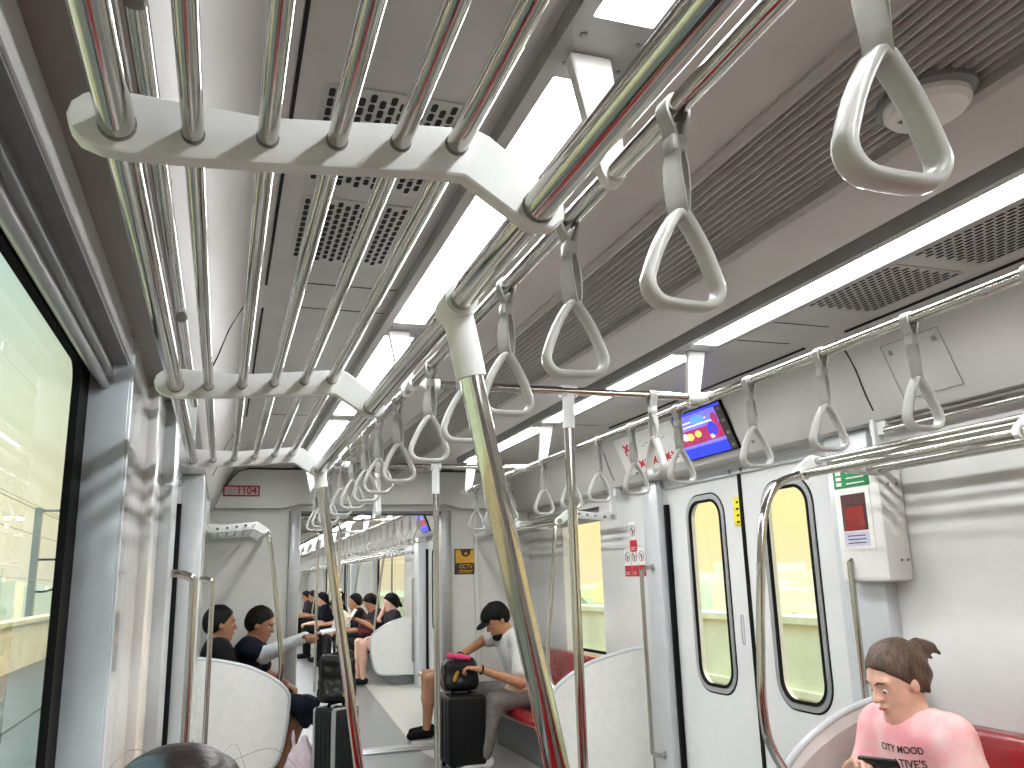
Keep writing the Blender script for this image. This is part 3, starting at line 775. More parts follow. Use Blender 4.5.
for i, y in enumerate((9.0, 11.1, 17.0, 18.9)):
    pole('distant upright centre pole in the next car, %s from the gangway' % ('first', 'second', 'third', 'fourth')[i], [(0, y, ZR), (0, y, .001)], .017)
for i, y in enumerate((11.25, 13.3, 15.2, 16.7, 19.25, 21.2, 23.2)):
    pole('thin slanting pole before the seated row in the next car, %s from the gangway' % ordn[i].replace('nearest and largest', 'first'), [(.877, y, 1.639), (.83, y, 1.3), (.775, y, .85), (.76, y, .68), (.80, y, .56)] if i in (0, 3, 4) else [(.877, y, 1.639), (.77, y, .95), (.74, y, .55), (.80, y, .001)])
# vertical door handrails
def door_rail(s, y, q, label, z0=.28, z1=1.335, x=1.222):
    t = thing('door_grab_rail', label, 'grab rail', (s * x, y, z0)); xi = 1.30
    e = .045; L = z1 - z0; d = s * .075
    bm = B(); tube(bm, curve_pts([(d, q * .0, .0), (d * .5, 0, .002), (.004 * s, 0, .02), (0, 0, .06), (0, 0, L / 2), (0, 0, L - .06), (.004 * s, 0, L - .02), (d * .5, 0, L - .002), (d, 0, L)], 6), .0125, 16); obj('rail', bm, 'steel', t)
    bm = B()
    for z in (0, L): tube(bm, [(d - s * .008, 0, z), (d + s * .003, 0, z)], .02, 16)
    obj('wall_flange', bm, 'brushed', t)
door_rail(1, 4.62, 1, 'vertical grab rail between the red warning stickers and the right sliding door', x=1.235)
door_rail(1, 2.80, -1, 'vertical chrome grab rail below the wall box beside the near door leaf', x=1.225)
door_rail(-1, 2.88, -1, 'nearer vertical chrome grab rail beside the left door, next to the black door seal', x=1.232)
door_rail(-1, 4.62, 1, 'farther vertical chrome grab rail on the left door post', x=1.19)
door_rail(1, 11.15, 1, 'distant vertical grab rail by the door in the next car', x=1.24)
door_rail(1, 7.35, 1, 'short vertical grab rail just inside the next car beside the gangway', z0=.7, z1=1.4, x=1.0)

# ================================================================== SEAT END PARTITIONS AND BENCHES
PC = [(1.345, .855), (1.23, .845), (1.10, .82), (.97, .785), (.86, .735), (.78, .685), (.735, .645), (.705, .60), (.70, .55), (.71, .42), (.735, .28), (.765, .20), (.82, .155), (.92, .14), (1.10, .13), (1.345, .12)]
def smooth2(pts, n=5):
    c = curve_pts([Vector((a, b, 0)) for a, b in pts], n); return [(p.x, p.y) for p in c]
def partition(s, y, label, toward):
    t = thing('seat_end_partition', label, 'partition', (0, y, 0))
    prof = [(s * a, b) for a, b in smooth2(PC)]
    bm = plate([prof], lambda a, b, d: (a, d - .012, b), .024); obj('panel', bm, 'white', t)
    bm = B(); path = [Vector((s * a, 0, b)) for a, b in smooth2(PC[:-1])]
    tube(bm, path, .014, 12); obj('edge_trim', bm, 'post', t)
    inn = [(s * (a * .93 + .085), (b - .5) * .86 + .50) for a, b in smooth2(PC)]
    inn = [(min(a, 1.34) if s > 0 else max(a, -1.34), b) for a, b in inn]
    bm = plate([inn], lambda a, b, d: (a, -toward * (.0125 + d * .5), b), .012)
    obj('padded_insert', bm, 'pad' if y < 3 and s > 0 else 'white', t)
    return t
partition(1, 2.64, 'curved white seat-end partition at the bottom right, in front of the woman in pink', 1)
partition(1, 4.84, 'large white rounded seat-end partition beyond the door on the right', -1)
partition(-1, 5.90, 'white rounded seat-end partition in front of the two passengers on the left', -1)
partition(1, 11.2, 'white rounded seat-end partition seen through the gangway in the next car', -1)
partition(1, 16.75, 'farther white seat-end partition deep in the next car', 1)
def bench(s, ya, yb, label, nseat):
    t = thing('bench_seat', label, 'bench', (0, ya, 0)); L = yb - ya
    seat = [(.86, .36), (.85, .335), (.87, .305), (.93, .285), (1.30, .27), (1.33, .30), (1.33, .36), (1.24, .355), (1.05, .362), (.93, .385), (.885, .383)]
    back = [(1.225, .36), (1.30, .34), (1.355, .40), (1.355, .72), (1.345, .75), (1.32, .752), (1.295, .735), (1.265, .60), (1.235, .46)]
    bm = B(); prism_y(bm, [(s * a, b) for a, b in smooth2(seat + seat[:1], 3)[:-1]], 0, L); obj('seat', bm, 'seat', t)
    bm = B(); prism_y(bm, [(s * a, b) for a, b in smooth2(back + back[:1], 3)[:-1]], 0, L); obj('backrest', bm, 'seat', t)
    bm = B(); X = sorted((s * 1.02, s * 1.355)); box(bm, X[0], X[1], .02, L - .02, .0, .28, .01); obj('base', bm, 'grey', t)
    bm = B()
    for i in range(1, nseat):
        y = L * i / nseat; X = sorted((s * .865, s * 1.24)); tube(bm, [(s * .875, y, .385), (s * .95, y, .388), (s * 1.05, y, .366), (s * 1.23, y, .36)], .004, 6)
    obj('seat_divider', bm, 'dark', t)
bench(1, -2.9, 2.62, 'long red bench seat under the right wall, behind the woman in pink', 12)
bench(-1, -2.9, 2.64, 'long red bench seat under the left window where the camera stands', 12)
bench(1, 4.87, 6.90, 'red bench seat with the man in the black cap, right of the gangway', 4)
bench(-1, 5.93, 6.90, 'short red bench seat behind the partition left of the gangway', 2)
bench(1, 11.23, 16.7, 'long red bench seat with the seated row in the next car', 12)
bench(1, 19.2, 24.5, 'far red bench seat at the end of the next car', 12)
bench(1, 7.18, 9.05, 'red bench seat just past the gangway on the right of the next car', 4)
#@@PART2
# ================================================================== SIGNS, SCREEN, WALL BOX
def frame_obj(o, origin, xa, ya):
    xa = Vector(xa).normalized(); ya = Vector(ya).normalized(); na = xa.cross(ya)
    m = Matrix((xa, ya, na)).transposed().to_4x4(); o.matrix_world = Matrix.Translation(origin) @ m
def slab(x0, x1, y0, y1, z0, z1, bev=0.0):
    bm = B(); box(bm, x0, x1, y0, y1, z0, z1, bev); return bm
FU = Vector((-.095, 0, .23)).normalized()          # up along the right cove fascia
def on_fascia(t, y):
    frame_obj(t, Vector((1.178, y, 2.004)) + Vector((-.92, 0, -.38)) * .003, (0, -1, 0), FU)
def screen(y, lab, far=False):
    t = thing('video_screen', lab, 'screen'); on_fascia(t, y)
    obj('screen_bezel', slab(-.235, .235, -.128, .128, -.004, .012, .003), 'dark', t)
    w = [('scr_vio', -.228, .17, .03, .121), ('scr_blue', -.228, .17, -.121, -.066), ('scr_vio', -.228, .17, -.066, -.05),
         ('scr_red', -.228, .17, -.05, .03), ('scr_drk', .175, .228, -.121, .121), ('scr_blue', -.228, .228, .108, .1215)]
    for i, (m_, a, b, c, d) in enumerate(w):
        o = obj('picture_panel', slab(a, b, c, d, .0118, .0125 + i * .0001), m_, t, smooth=False); o['label'] = 'lit part of the screen picture'
    if far: return
    for (m_, cx, cy, rx, ry) in (('scr_cya', -.01, .075, .07, .022), ('scr_yel', -.13, -.005, .035, .02), ('scr_wht', -.175, .0, .03, .02), ('scr_yel', -.05, .0, .03, .018), ('scr_blue', .09, .005, .042, .036), ('scr_red', .095, .0, .016, .014), ('scr_red', .14, .055, .028, .03), ('scr_wht', .07, -.03, .02, .012)):
        bm = B(); vs = [bm.verts.new((cx + rx * math.cos(a_ * PI / 10), cy + ry * math.sin(a_ * PI / 10), .0136)) for a_ in range(20)]
        bm.faces.new(vs); r = bmesh.ops.extrude_face_region(bm, geom=bm.faces[:]); bmesh.ops.translate(bm, vec=(0, 0, .0006), verts=[v for v in r['geom'] if isinstance(v, bmesh.types.BMVert)])
        obj('picture_blob', bm, m_, t, smooth=False)
    for k in range(7): obj('side_icon', slab(.188, .215, -.108 + k * .032, -.092 + k * .032, .0125, .0134), 'scr_drk' if k % 2 else 'grey', t, smooth=False)
    for k in range(2): obj('caption_line', slab(-.21, .12 - .05 * k, .045 + k * .022, .052 + k * .022, .0125, .0136), 'scr_wht', t, smooth=False)
screen(3.70, 'glowing blue and red video screen above the right sliding door')
screen(10.25, 'tiny video screen above the door in the next car', True)
t = thing('route_map', 'white route map panel with red station marks, left of the video screen', 'map'); on_fascia(t, 4.33)
obj('map_panel', slab(-.36, .36, -.118, .118, -.003, .003, .002), 'white', t)
def cross(cx, cy, s, parent, name='station_mark'):
    bm = B()
    for a in (.6, -.6): strip(bm, [(cx - s * math.cos(a), cy - s * math.sin(a), .0040), (cx + s * math.cos(a), cy + s * math.sin(a), .0040)], [(-math.sin(a), math.cos(a), 0)] * 2, s * .42, .0012)
    box(bm, cx - s * .35, cx + s * .35, cy - s * .35, cy + s * .35, .0034, .0048); obj(name, bm, 'red', parent, smooth=False)
for i in range(7): cross(-.20 + i * .078, -.068, .034, t)
cross(-.235, .045, .04, t); cross(-.26, .01, .012, t)
bm = B(); strip(bm, [(-.26, -.068, .0036), (.29, -.068, .0036)], [(0, 1, 0)] * 2, .005, .001); obj('route_line', bm, 'red', t)
bm = B(); strip(bm, [(-.235, .045, .0036), (-.265, -.03, .0036)], [(1, 0, 0)] * 2, .004, .001); obj('route_line', bm, 'red', t)
for i in range(6):
    bm = B(); box(bm, -.05 + i * .05, -.01 + i * .05, .03 + .01 * (i % 2), .034 + .01 * (i % 2), .003, .0036); obj('small_print', bm, 'grey', t, smooth=False)
# small latch dots under the map and the screen
for y, w_ in ((4.55, 'below the route map'), (3.35, 'right of the video screen')):
    bm = B(); tube(bm, [(1.214, y, 1.895), (1.207, y, 1.893)], .008, 12); tag(obj('panel_latch', bm, 'grey'), 'small grey latch on the cove panel %s' % w_, 'latch')
t = thing('access_cover', 'square cover plate with two latches on the right cove above the rack', 'cover plate')
frame_obj(t, Vector((1.178, 2.265, 2.0)) + Vector((-.92, 0, -.38)) * .003, (0, -1, 0), FU)
bm = plate([rrect(-.135, .135, -.112, .105, .006, 2), rrect(-.132, .132, -.109, .102, .006, 2)], lambda a, b, d: (a, b, d), .0012); obj('joint_line', bm, 'grey', t)
for x in (-.10, .10): obj('cover_latch', slab(x - .008, x + .008, .06, .08, .0, .003, .001), 'grey', t)
# car number plate on the header
t = thing('number_plate', 'red-bordered car number plate reading 1104 above the left of the gangway', 'sign', (-1.035, 6.795, 2.008))
obj('plate', slab(-.135, .135, -.003, .004, -.042, .042, .001), 'maroon', t)
obj('plate_field', slab(-.124, .124, -.0045, -.002, -.031, .031), 'pinkp', t, smooth=False)
text('1104', .075, (.038, -.006, 0), (PI / 2, 0, 0), 'maroon', t)
for i in range(3): obj('small_print', slab(-.108 + i * .024, -.092 + i * .024, -.0056, -.004, -.014, .014), 'alu', t, smooth=False)
# camera notice
t = thing('camera_notice', 'square yellow and dark CCTV notice on the end wall above the seated man', 'sign', (.787, 6.926, 1.443))
obj('notice_board', slab(-.098, .098, -.004, .003, -.105, .105, .001), 'darksign', t)
obj('yellow_field', slab(-.088, .088, -.0055, -.003, -.012, .096), 'gold', t, smooth=False)
bm = B(); lp = [(-.045, .096), (.045, .096), (.038, .06), (.022, .044), (0, .038), (-.022, .044), (-.038, .06)]
loft(bm, [[(a, -.0056, b) for a, b in lp], [(a, -.0072, b) for a, b in lp]]); obj('camera_symbol', bm, 'darksign', t, smooth=False)
bm = B(); tube(bm, [(0, -.0072, .066), (0, -.0086, .066)], .012, 16); obj('lens_ring', bm, 'gold', t)
text('CCTV', .045, (0, -.0062, -.042), (PI / 2, 0, 0), 'gold', t)
for i in range(2): obj('text_line', slab(-.06 + .0 * i, .06 - .01 * i, -.0056, -.004, -.076 - i * .014, -.071 - i * .014), 'gold', t, smooth=False)
# red warning stickers
def stick(y, z, w_, h_, parts, label):
    t = thing('warning_sticker', label, 'sticker', (1.357, y, z), -PI / 2, 'red and white prohibition stickers')
    obj('red_field', slab(-w_ / 2, w_ / 2, -.0022, .0, -h_ / 2, -h_ / 2 + h_ * .38), 'red', t, smooth=False)
    obj('white_field', slab(-w_ / 2, w_ / 2, -.0018, .0, -h_ / 2 + h_ * .38, h_ / 2), 'white', t, smooth=False)
    bm = B(); cz = -h_ / 2 + h_ * .69; r = w_ * .36
    ring = [(r * math.cos(2 * PI * k / 18), -.0025, cz + r * math.sin(2 * PI * k / 18)) for k in range(19)]
    tube(bm, ring, .0022, 6); obj('ring_symbol', bm, 'maroon', t)
    bm = B(); tube(bm, [(-r * .4, -.003, cz + r * .5), (0, -.003, cz), (r * .2 * parts, -.003, cz - r * .7)], .0035, 6)
    tube(bm, [(0, -.003, cz), (r * .5, -.003, cz + r * .1 * parts)], .003, 6); obj('figure_symbol', bm, 'ink', t)
    for k in range(2): obj('text_line', slab(-w_ * .35, w_ * .3, -.0028, -.002, -h_ / 2 + .012 + k * .012, -h_ / 2 + .016 + k * .012), 'white', t, smooth=False)
stick(4.945, 1.535, .095, .19, 1, 'red and white prohibition sticker above the row of three on the right wall')
for i in range(3): stick(5.035 - i * .098, 1.375, .088, .18, i - 1, 'red and white prohibition sticker, %s in the row of three on the right wall' % ('left', 'middle', 'right')[i])
t = thing('door_sticker', 'narrow yellow sticker on the far leaf of the right sliding door', 'sticker', (1.3825, 3.783, 1.60), -PI / 2)
obj('yellow_field', slab(-.036, .036, -.0015, .001, -.075, .075), 'yellow', t, smooth=False)
for k in range(4): obj('black_mark', slab(-.012 + .004 * (k % 2), .014, -.0024, -.001, -.06 + k * .034, -.048 + k * .034), 'ink', t, smooth=False)
for y, n_ in ((4.07, 'far'), (3.33, 'near')):
    bm = B(); z = .765; box(bm, 1.399, 1.402, y - .14, y - .128, z, z + .03); box(bm, 1.399, 1.402, y - .15, y - .118, z + .03, z + .036)
    tag(obj('pane_mark', bm, 'yellow', smooth=False), 'tiny yellow mark in the lower corner of the %s door window on the right' % n_, 'mark')
# wall box with extinguisher window
t = thing('wall_equipment_box', 'white wall box with a green label and red window beside the right door', 'equipment box', (1.30, 2.735, 1.24))
obj('housing', slab(-.066, .058, -.132, .135, 0, .455, .022), 'white', t)
FX = -.0675
def face(y0, y1, z0, z1, d, m_, nm, par, lab=None):
    o = obj(nm, slab(FX - d, FX + .004, y0, y1, z0, z1), m_, par, smooth=False)
    if lab: o['label'] = lab
    return o
g = face(-.085, .115, .372, .452, .0012, 'green', 'green_label', t, 'green label with white instructions')
for k in range(3): face(-.06, .04, .385 + k * .022, .390 + k * .022, .0022, 'white', 'text_line', g)
for k in range(3): face(.07, .10, .382 + k * .022, .396 + k * .022, .0022, 'white', 'pictogram', g)
fr_ = face(-.08, .105, .125, .362, .0014, 'white', 'window_frame', t)
face(-.055, .085, .20, .345, .0020, 'boxdk', 'red_window', t, 'dark red window')
face(-.04, .07, .20, .295, .0030, 'boxgl', 'extinguisher_body', t)
face(-.055, .085, .14, .195, .0022, 'lilac', 'paper_label', t, 'pale lilac text label')
for k in range(3): face(-.035, .065, .150 + k * .014, .154 + k * .014, .0032, 'ink', 'text_line', t)
for (x, z) in ((-.02, .37), (.02, .37), (-.0, .08), (.03, .08)):
    bm = B(); tube(bm, [(x, -.131, z), (x, -.1345, z)], .005, 10); obj('screw', bm, 'grey', t)

# ================================================================== BODIES: smooth distance fields turned into meshes
class Field:
    def __init__(self): self.p = []; self.cuts = []; self.subs = []
    def cap(self, a, b, ra, rb=None, k=.03): self.p.append(('c', Vector(a), Vector(b), ra, ra if rb is None else rb, k)); return self
    def ell(self, c, r, ax=None, k=.03):
        ax = ax or (Vector((1, 0, 0)), Vector((0, 1, 0)), Vector((0, 0, 1))); self.p.append(('e', Vector(c), tuple(r), ax, k)); return self
    def sub(self, c, r): self.subs.append((Vector(c), r)); return self
    def cut(self, p, n): self.cuts.append((Vector(p), Vector(n).normalized())); return self
    def mesh(self, h, rough=None):
        lo = np.array([1e9] * 3); hi = -lo; bb = []
        for q in self.p:
            if q[0] == 'c':
                a, b = np.array(q[1]), np.array(q[2]); r = max(q[3], q[4]); l_, h_ = np.minimum(a, b) - r, np.maximum(a, b) + r; k = q[5]
            else:
                c = np.array(q[1]); r = max(q[2]); l_, h_ = c - r, c + r; k = q[4]
            bb.append((l_ - k - h, h_ + k + h)); lo = np.minimum(lo, l_); hi = np.maximum(hi, h_)
        lo = lo - 3 * h - .01; hi = hi + 3 * h + .01; n = np.ceil((hi - lo) / h).astype(int) + 1
        F = np.full(n, .3, dtype=np.float32); axs = [lo[i] + np.arange(n[i]) * h for i in range(3)]
        for q, (l_, h_) in zip(self.p, bb):
            s0 = np.maximum(0, np.floor((l_ - lo) / h).astype(int)); s1 = np.minimum(n, np.ceil((h_ - lo) / h).astype(int) + 1)
            sl = tuple(slice(a, b) for a, b in zip(s0, s1))
            X, Y, Z = np.meshgrid(*[axs[i][sl[i]] for i in range(3)], indexing='ij', sparse=True)
            if q[0] == 'c':
                a, b, ra, rb, k = q[1:]; d = b - a; L2 = max(d.dot(d), 1e-9)
                t_ = np.clip(((X - a.x) * d.x + (Y - a.y) * d.y + (Z - a.z) * d.z) / L2, 0, 1)
                D = np.sqrt((X - a.x - t_ * d.x) ** 2 + (Y - a.y - t_ * d.y) ** 2 + (Z - a.z - t_ * d.z) ** 2) - (ra + (rb - ra) * t_)
            else:
                c, r, ax, k = q[1:]
                U = [((X - c.x) * v.x + (Y - c.y) * v.y + (Z - c.z) * v.z) for v in ax]
                k0 = np.sqrt(sum((u / rr_) ** 2 for u, rr_ in zip(U, r))); k1 = np.sqrt(sum((u / (rr_ * rr_)) ** 2 for u, rr_ in zip(U, r)))
                D = k0 * (k0 - 1) / np.maximum(k1, 1e-6)
            G = F[sl]; hh = np.clip(k - np.abs(G - D), 0, None) / k
            F[sl] = np.minimum(G, D) - hh * hh * k / 4
        X, Y, Z = np.meshgrid(*axs, indexing='ij', sparse=True)
        for c, r in self.subs: F = np.maximum(F, r - np.sqrt((X - c.x) ** 2 + (Y - c.y) ** 2 + (Z - c.z) ** 2))
        for p, v in self.cuts: F = np.maximum(F, (X - p.x) * v.x + (Y - p.y) * v.y + (Z - p.z) * v.z)
        if rough:
            amp, fr = rough
            F = F + amp * np.sin(fr * X + 1.3 * np.sin(fr * .7 * Z)) * np.sin(fr * 1.1 * Y + 2 * np.sin(fr * .5 * X)) * np.cos(fr * .8 * Z + .7)
        IN = F < 0; S = {}
        nn = n - 1; idx = lambda i, j, k: (i * nn[1] + j) * nn[2] + k
        acc = np.zeros((nn.prod(), 3), dtype=np.float32); cnt = np.zeros(nn.prod(), dtype=np.int32); quads = []
        for ax in range(3):
            s0 = [slice(None)] * 3; s1 = [slice(None)] * 3; s0[ax] = slice(None, -1); s1[ax] = slice(1, None)
            m = IN[tuple(s0)] ^ IN[tuple(s1)]; e = np.argwhere(m)
            e = e[(e[:, (ax + 1) % 3] > 0) & (e[:, (ax + 2) % 3] > 0) & (e[:, (ax + 1) % 3] < nn[(ax + 1) % 3]) & (e[:, (ax + 2) % 3] < nn[(ax + 2) % 3])]
            if len(e) == 0: continue
            e2 = e.copy(); e2[:, ax] += 1
            f0 = F[tuple(e.T)]; f1 = F[tuple(e2.T)]; tt = f0 / (f0 - f1); P_ = e.astype(np.float32); P_[:, ax] += tt
            b, c = (ax + 1) % 3, (ax + 2) % 3; ids = []
            for db, dc in ((-1, -1), (0, -1), (0, 0), (-1, 0)):
                q = e.copy(); q[:, b] += db; q[:, c] += dc; id_ = idx(q[:, 0], q[:, 1], q[:, 2]); np.add.at(acc, id_, P_); np.add.at(cnt, id_, 1); ids.append(id_)
            Q = np.stack(ids, 1); fl = f0 > 0; Q[fl] = Q[fl][:, ::-1]; quads.append(Q)
        Q = np.concatenate(quads); used, inv = np.unique(Q, return_inverse=True)
        V_ = acc[used] / cnt[used][:, None] * h + lo
        return V_.tolist(), [], inv.reshape(-1, 4).tolist()
def rotm(yaw, pitch):
    return Matrix.Rotation(yaw, 3, 'Z') @ Matrix.Rotation(pitch, 3, 'Y')
def add_hand(F, W_, d, nrm, side, curl, sc=1.0, k=.006, r=.0082):
    d = d.normalized(); nrm = (nrm - d * nrm.dot(d)).normalized(); sd_ = d.cross(nrm) * side
    F.ell(W_ + d * .045 * sc, (.050 * sc, .038 * sc, .015 * sc), (d, sd_, nrm), .02)
    for i, L in enumerate((.062, .074, .070, .055)):
        off = (-.027 + .018 * i) * -1 * sc; p = W_ + d * (.083 - .003 * abs(i - 1)) * sc + sd_ * off; a = 0; dd = d
        for sgi, fr in enumerate((.42, .33, .25)):
            a += curl * (.8 if sgi == 0 else 1.1) * (1 + .08 * i); dv = d * math.cos(a) - nrm * math.sin(a); q = p + dv * L * fr * sc
            F.cap(p, q, r * sc * (1 - .08 * sgi), r * sc * (.92 - .08 * sgi), k); p = q
    p = W_ + d * .022 * sc + sd_ * .030 * sc; q = p + (d * .65 + sd_ * .75 - nrm * .3).normalized() * .036 * sc; q2 = q + (d * .95 + sd_ * .25 - nrm * .4 * (curl + .3)).normalized() * .030 * sc
    F.cap(p, q, .012 * sc, .010 * sc, .012); F.cap(q, q2, .0098 * sc, .0085 * sc, k)
def person(label, x, y, rz, hz=.45, torso=.44, lean=15, head=(.03, .15), hyaw=0, hpitch=10, sc=1.0, h=.009, skin='skinB', hair='hairD', style='short',
           shirt='navy', sleeve='short', pants='char', legs='long', armL=None, armR=None, kneeL=None, kneeR=None, footL=None, footR=None, detail=True, curl=.5,
           shoes='blackc', palmn=(0, 0, 1), extra=None, group=None, sh_w=.165, handr=.0082):
    t = thing('person', label, 'person', (x, y, 0), rz, group)
    inv = Matrix.Rotation(-rz, 3, 'Z'); base = Vector((x, y, 0))
    L = lambda p: inv @ (Vector(p) - base)
    H = Vector((0, 0, hz)); a = math.radians(lean); d = Vector((math.sin(a), 0, math.cos(a))); fw = Vector((math.cos(a), 0, -math.sin(a))); lf = Vector((0, 1, 0))
    NB = H + d * torso; HC = NB + Vector((head[0], 0, head[1])) * sc
    R_ = rotm(math.radians(hyaw), math.radians(hpitch)); hx, hy, hzv = [R_ @ Vector(v) for v in ((1, 0, 0), (0, 1, 0), (0, 0, 1))]
    hp = lambda a_, b_, c_: HC + (hx * a_ + hy * b_ + hzv * c_) * sc
    HA = (hx, hy, hzv)
    shs = [NB - d * .035 + lf * s * sh_w for s in (1, -1)]
    arms = []
    for i, (s, A) in enumerate(((1, armL), (-1, armR))):
        if A: el, wr = L(A[0]), L(A[1]); hd = L(A[2]) if len(A) > 2 else None
        else: el = shs[i] + Vector((.06, s * .05, -.25)); wr = el + Vector((.22, -s * .08, -.02)); hd = None
        arms.append((shs[i], el, wr, hd))
    kn = [L(kneeL) if kneeL else H + Vector((.43, .11, .02)), L(kneeR) if kneeR else H + Vector((.43, -.11, .02))]
    ft = [L(footL) if footL else Vector((kn[0].x + .0, kn[0].y, .075)), L(footR) if footR else Vector((kn[1].x + .0, kn[1].y, .075))]
    # body
    Fb = Field()
    def trunk(F, g):
        F.ell(H + d * .0, (.105 + g, .150 + g, .10 + g), (fw, lf, d), .05)
        F.ell(H + d * torso * .32, (.098 + g, .130 + g, .16 + g), (fw, lf, d), .06)
        F.ell(H + d * torso * .72, (.102 + g, .148 + g, .15 + g), (fw, lf, d), .06)
        F.cap(shs[0], shs[1], .050 + g, .050 + g, .05)
    trunk(Fb, 0)
    Fb.cap(NB - d * .02, hp(-.022, 0, -.055), .054 * sc, .050 * sc, .03)
    Fb.ell(hp(-.012, 0, .022), (.094 * sc, .076 * sc, .098 * sc), HA, .02); Fb.ell(hp(.022, 0, -.042), (.060 * sc, .055 * sc, .070 * sc), HA, .03)
    Fb.ell(hp(.058, 0, -.088), (.022 * sc, .024 * sc, .018 * sc), HA, .03)
    if detail:
        Fb.cap(hp(.078, 0, .018), hp(.098, 0, -.018), .008 * sc, .0125 * sc, .012); Fb.ell(hp(.090, .011, -.020), (.009, .008, .007), HA, .006); Fb.ell(hp(.090, -.011, -.020), (.009, .008, .007), HA, .006)
        for s in (1, -1):
            Fb.ell(hp(-.006, s * .077, -.004), (.018 * sc, .009 * sc, .030 * sc), HA, .006)
            Fb.cap(hp(.074, s * .012, .030), hp(.064, s * .045, .030), .009 * sc, .008 * sc, .012)
            Fb.sub(hp(.104, s * .030, .009), .018 * sc)
        Fb.ell(hp(.082, 0, -.048), (.011 * sc, .022 * sc, .006 * sc), HA, .006); Fb.ell(hp(.080, 0, -.059), (.011 * sc, .019 * sc, .006 * sc), HA, .006)
    for i, (S_, el, wr, hd) in enumerate(arms):
        Fb.cap(S_, el, .046 * sc, .038 * sc, .03); Fb.cap(el, wr, .038 * sc, .025 * sc, .015)
        dv = (hd - wr) if hd is not None else (wr - el)
        add_hand(Fb, wr, dv, (inv @ Vector(palmn)), 1 if i == 0 else -1, curl, sc, r=handr)
    for i in (0, 1):
        s = 1 - 2 * i; hj = H + lf * s * .085
        Fb.cap(hj, kn[i], .078 * sc, .054 * sc, .04); Fb.cap(kn[i], ft[i].lerp(kn[i], .55), .052 * sc, .052 * sc, .02); Fb.cap(ft[i].lerp(kn[i], .55), ft[i], .052 * sc, .032 * sc, .02)
        Fb.cap(ft[i] + Vector((-.02, 0, -.035)), ft[i] + Vector((.13, 0, -.045)), .034 * sc, .026 * sc, .02)
    obj('body', Fb.mesh(h), skin, t, angle=180)
    # shirt
    Fs = Field(); trunk(Fs, .016)
    for i, (S_, el, wr, hd) in enumerate(arms):
        if sleeve == 'short': e2 = S_.lerp(el, .72); Fs.cap(S_, e2, .062, .060, .04); Fs.cut(e2 + (el - S_).normalized() * .018, (0, 0, -1)) if False else None
        elif sleeve == 'long': Fs.cap(S_, el, .060, .050, .03); Fs.cap(el, wr, .050, .036, .015)
        elif sleeve == 'elbow': Fs.cap(S_, el.lerp(S_, .12), .068, .066, .04)
    Fs.sub(hp(-.01, 0, -.085) if style != 'none' else NB, .068 * sc); Fs.sub(NB + d * .05 + fw * .015, .062 * sc)
    obj('shirt', Fs.mesh(h, (.0022, 34)), shirt, t, angle=180)
    # legwear
    Fp = Field(); Fp.ell(H, (.122, .168, .115), (fw, lf, d), .05)
    for i in (0, 1):
        s = 1 - 2 * i; hj = H + lf * s * .085
        if legs == 'long': Fp.cap(hj, kn[i], .096, .070, .04); Fp.cap(kn[i], ft[i] + Vector((0, 0, .03)), .070, .058, .02)
        elif legs == 'short': Fp.cap(hj, hj.lerp(kn[i], .72), .098, .084, .04)
        elif legs == 'skirt': Fp.cap(hj, kn[i], .10, .085, .10)
    obj({'long': 'trousers', 'short': 'shorts', 'skirt': 'skirt'}[legs], Fp.mesh(max(h, .008), (.002, 30)), pants, t, angle=180)
    for i in (0, 1):
        Fo = Field(); f0 = ft[i]
        Fo.cap(f0 + Vector((-.03, 0, -.030)), f0 + Vector((.14, 0, -.042)), .042, .034, .03); Fo.cut((0, 0, .004), (0, 0, -1)); Fo.cut((0, 0, f0.z + .012), (0, 0, 1))
        obj('shoe', Fo.mesh(max(h, .008)), shoes, t, angle=180)
    # hair
    Fh = Field()
    Fh.ell(hp(-.020, 0, .030), (.104 * sc, .086 * sc, .104 * sc), HA, .02)
    Fh.ell(hp(-.052, 0, -.02 if style not in ('short', 'bun') else 0), (.066 * sc, .074 * sc, (.080 if style not in ('short', 'bun') else .066) * sc), HA, .03)
    if style == 'long': Fh.cap(hp(-.06, 0, 0), hp(-.075, 0, -.17), .070 * sc, .055 * sc, .03); Fh.cap(hp(-.02, .055, 0), hp(-.03, .06, -.13), .032, .022, .02); Fh.cap(hp(-.02, -.055, 0), hp(-.03, -.06, -.13), .032, .022, .02)
    if style == 'bun':
        Fh.ell(hp(-.118, 0, .050), (.048 * sc, .042 * sc, .038 * sc), HA, .02); Fh.cap(hp(-.13, .0, .055), hp(-.172, .015, .04), .026, .012, .02); Fh.cap(hp(-.172, .015, .04), hp(-.185, .02, .012), .010, .005, .01); Fh.cap(hp(-.14, -.01, .04), hp(-.175, -.02, .0), .018, .006, .02)
        for s in (1, -1): Fh.cap(hp(-.05, s * .072, -.01), hp(-.045, s * .075, -.085), .010, .003, .01)
    if style == 'pony': Fh.cap(hp(-.09, 0, .05), hp(-.13, 0, -.08), .034, .022, .02)
    Fh.cut(hp(.060, 0, .066), (hx * .78 - hzv * .62))
    if style in ('short', 'bun'): Fh.cut(hp(-.03, 0, -.050), (hx * .75 - hzv) if style == 'short' else (hx * .2 - hzv))
    obj('hair', Fh.mesh(max(h * .85, .006), (.0035, 70)), hair, t, angle=180)
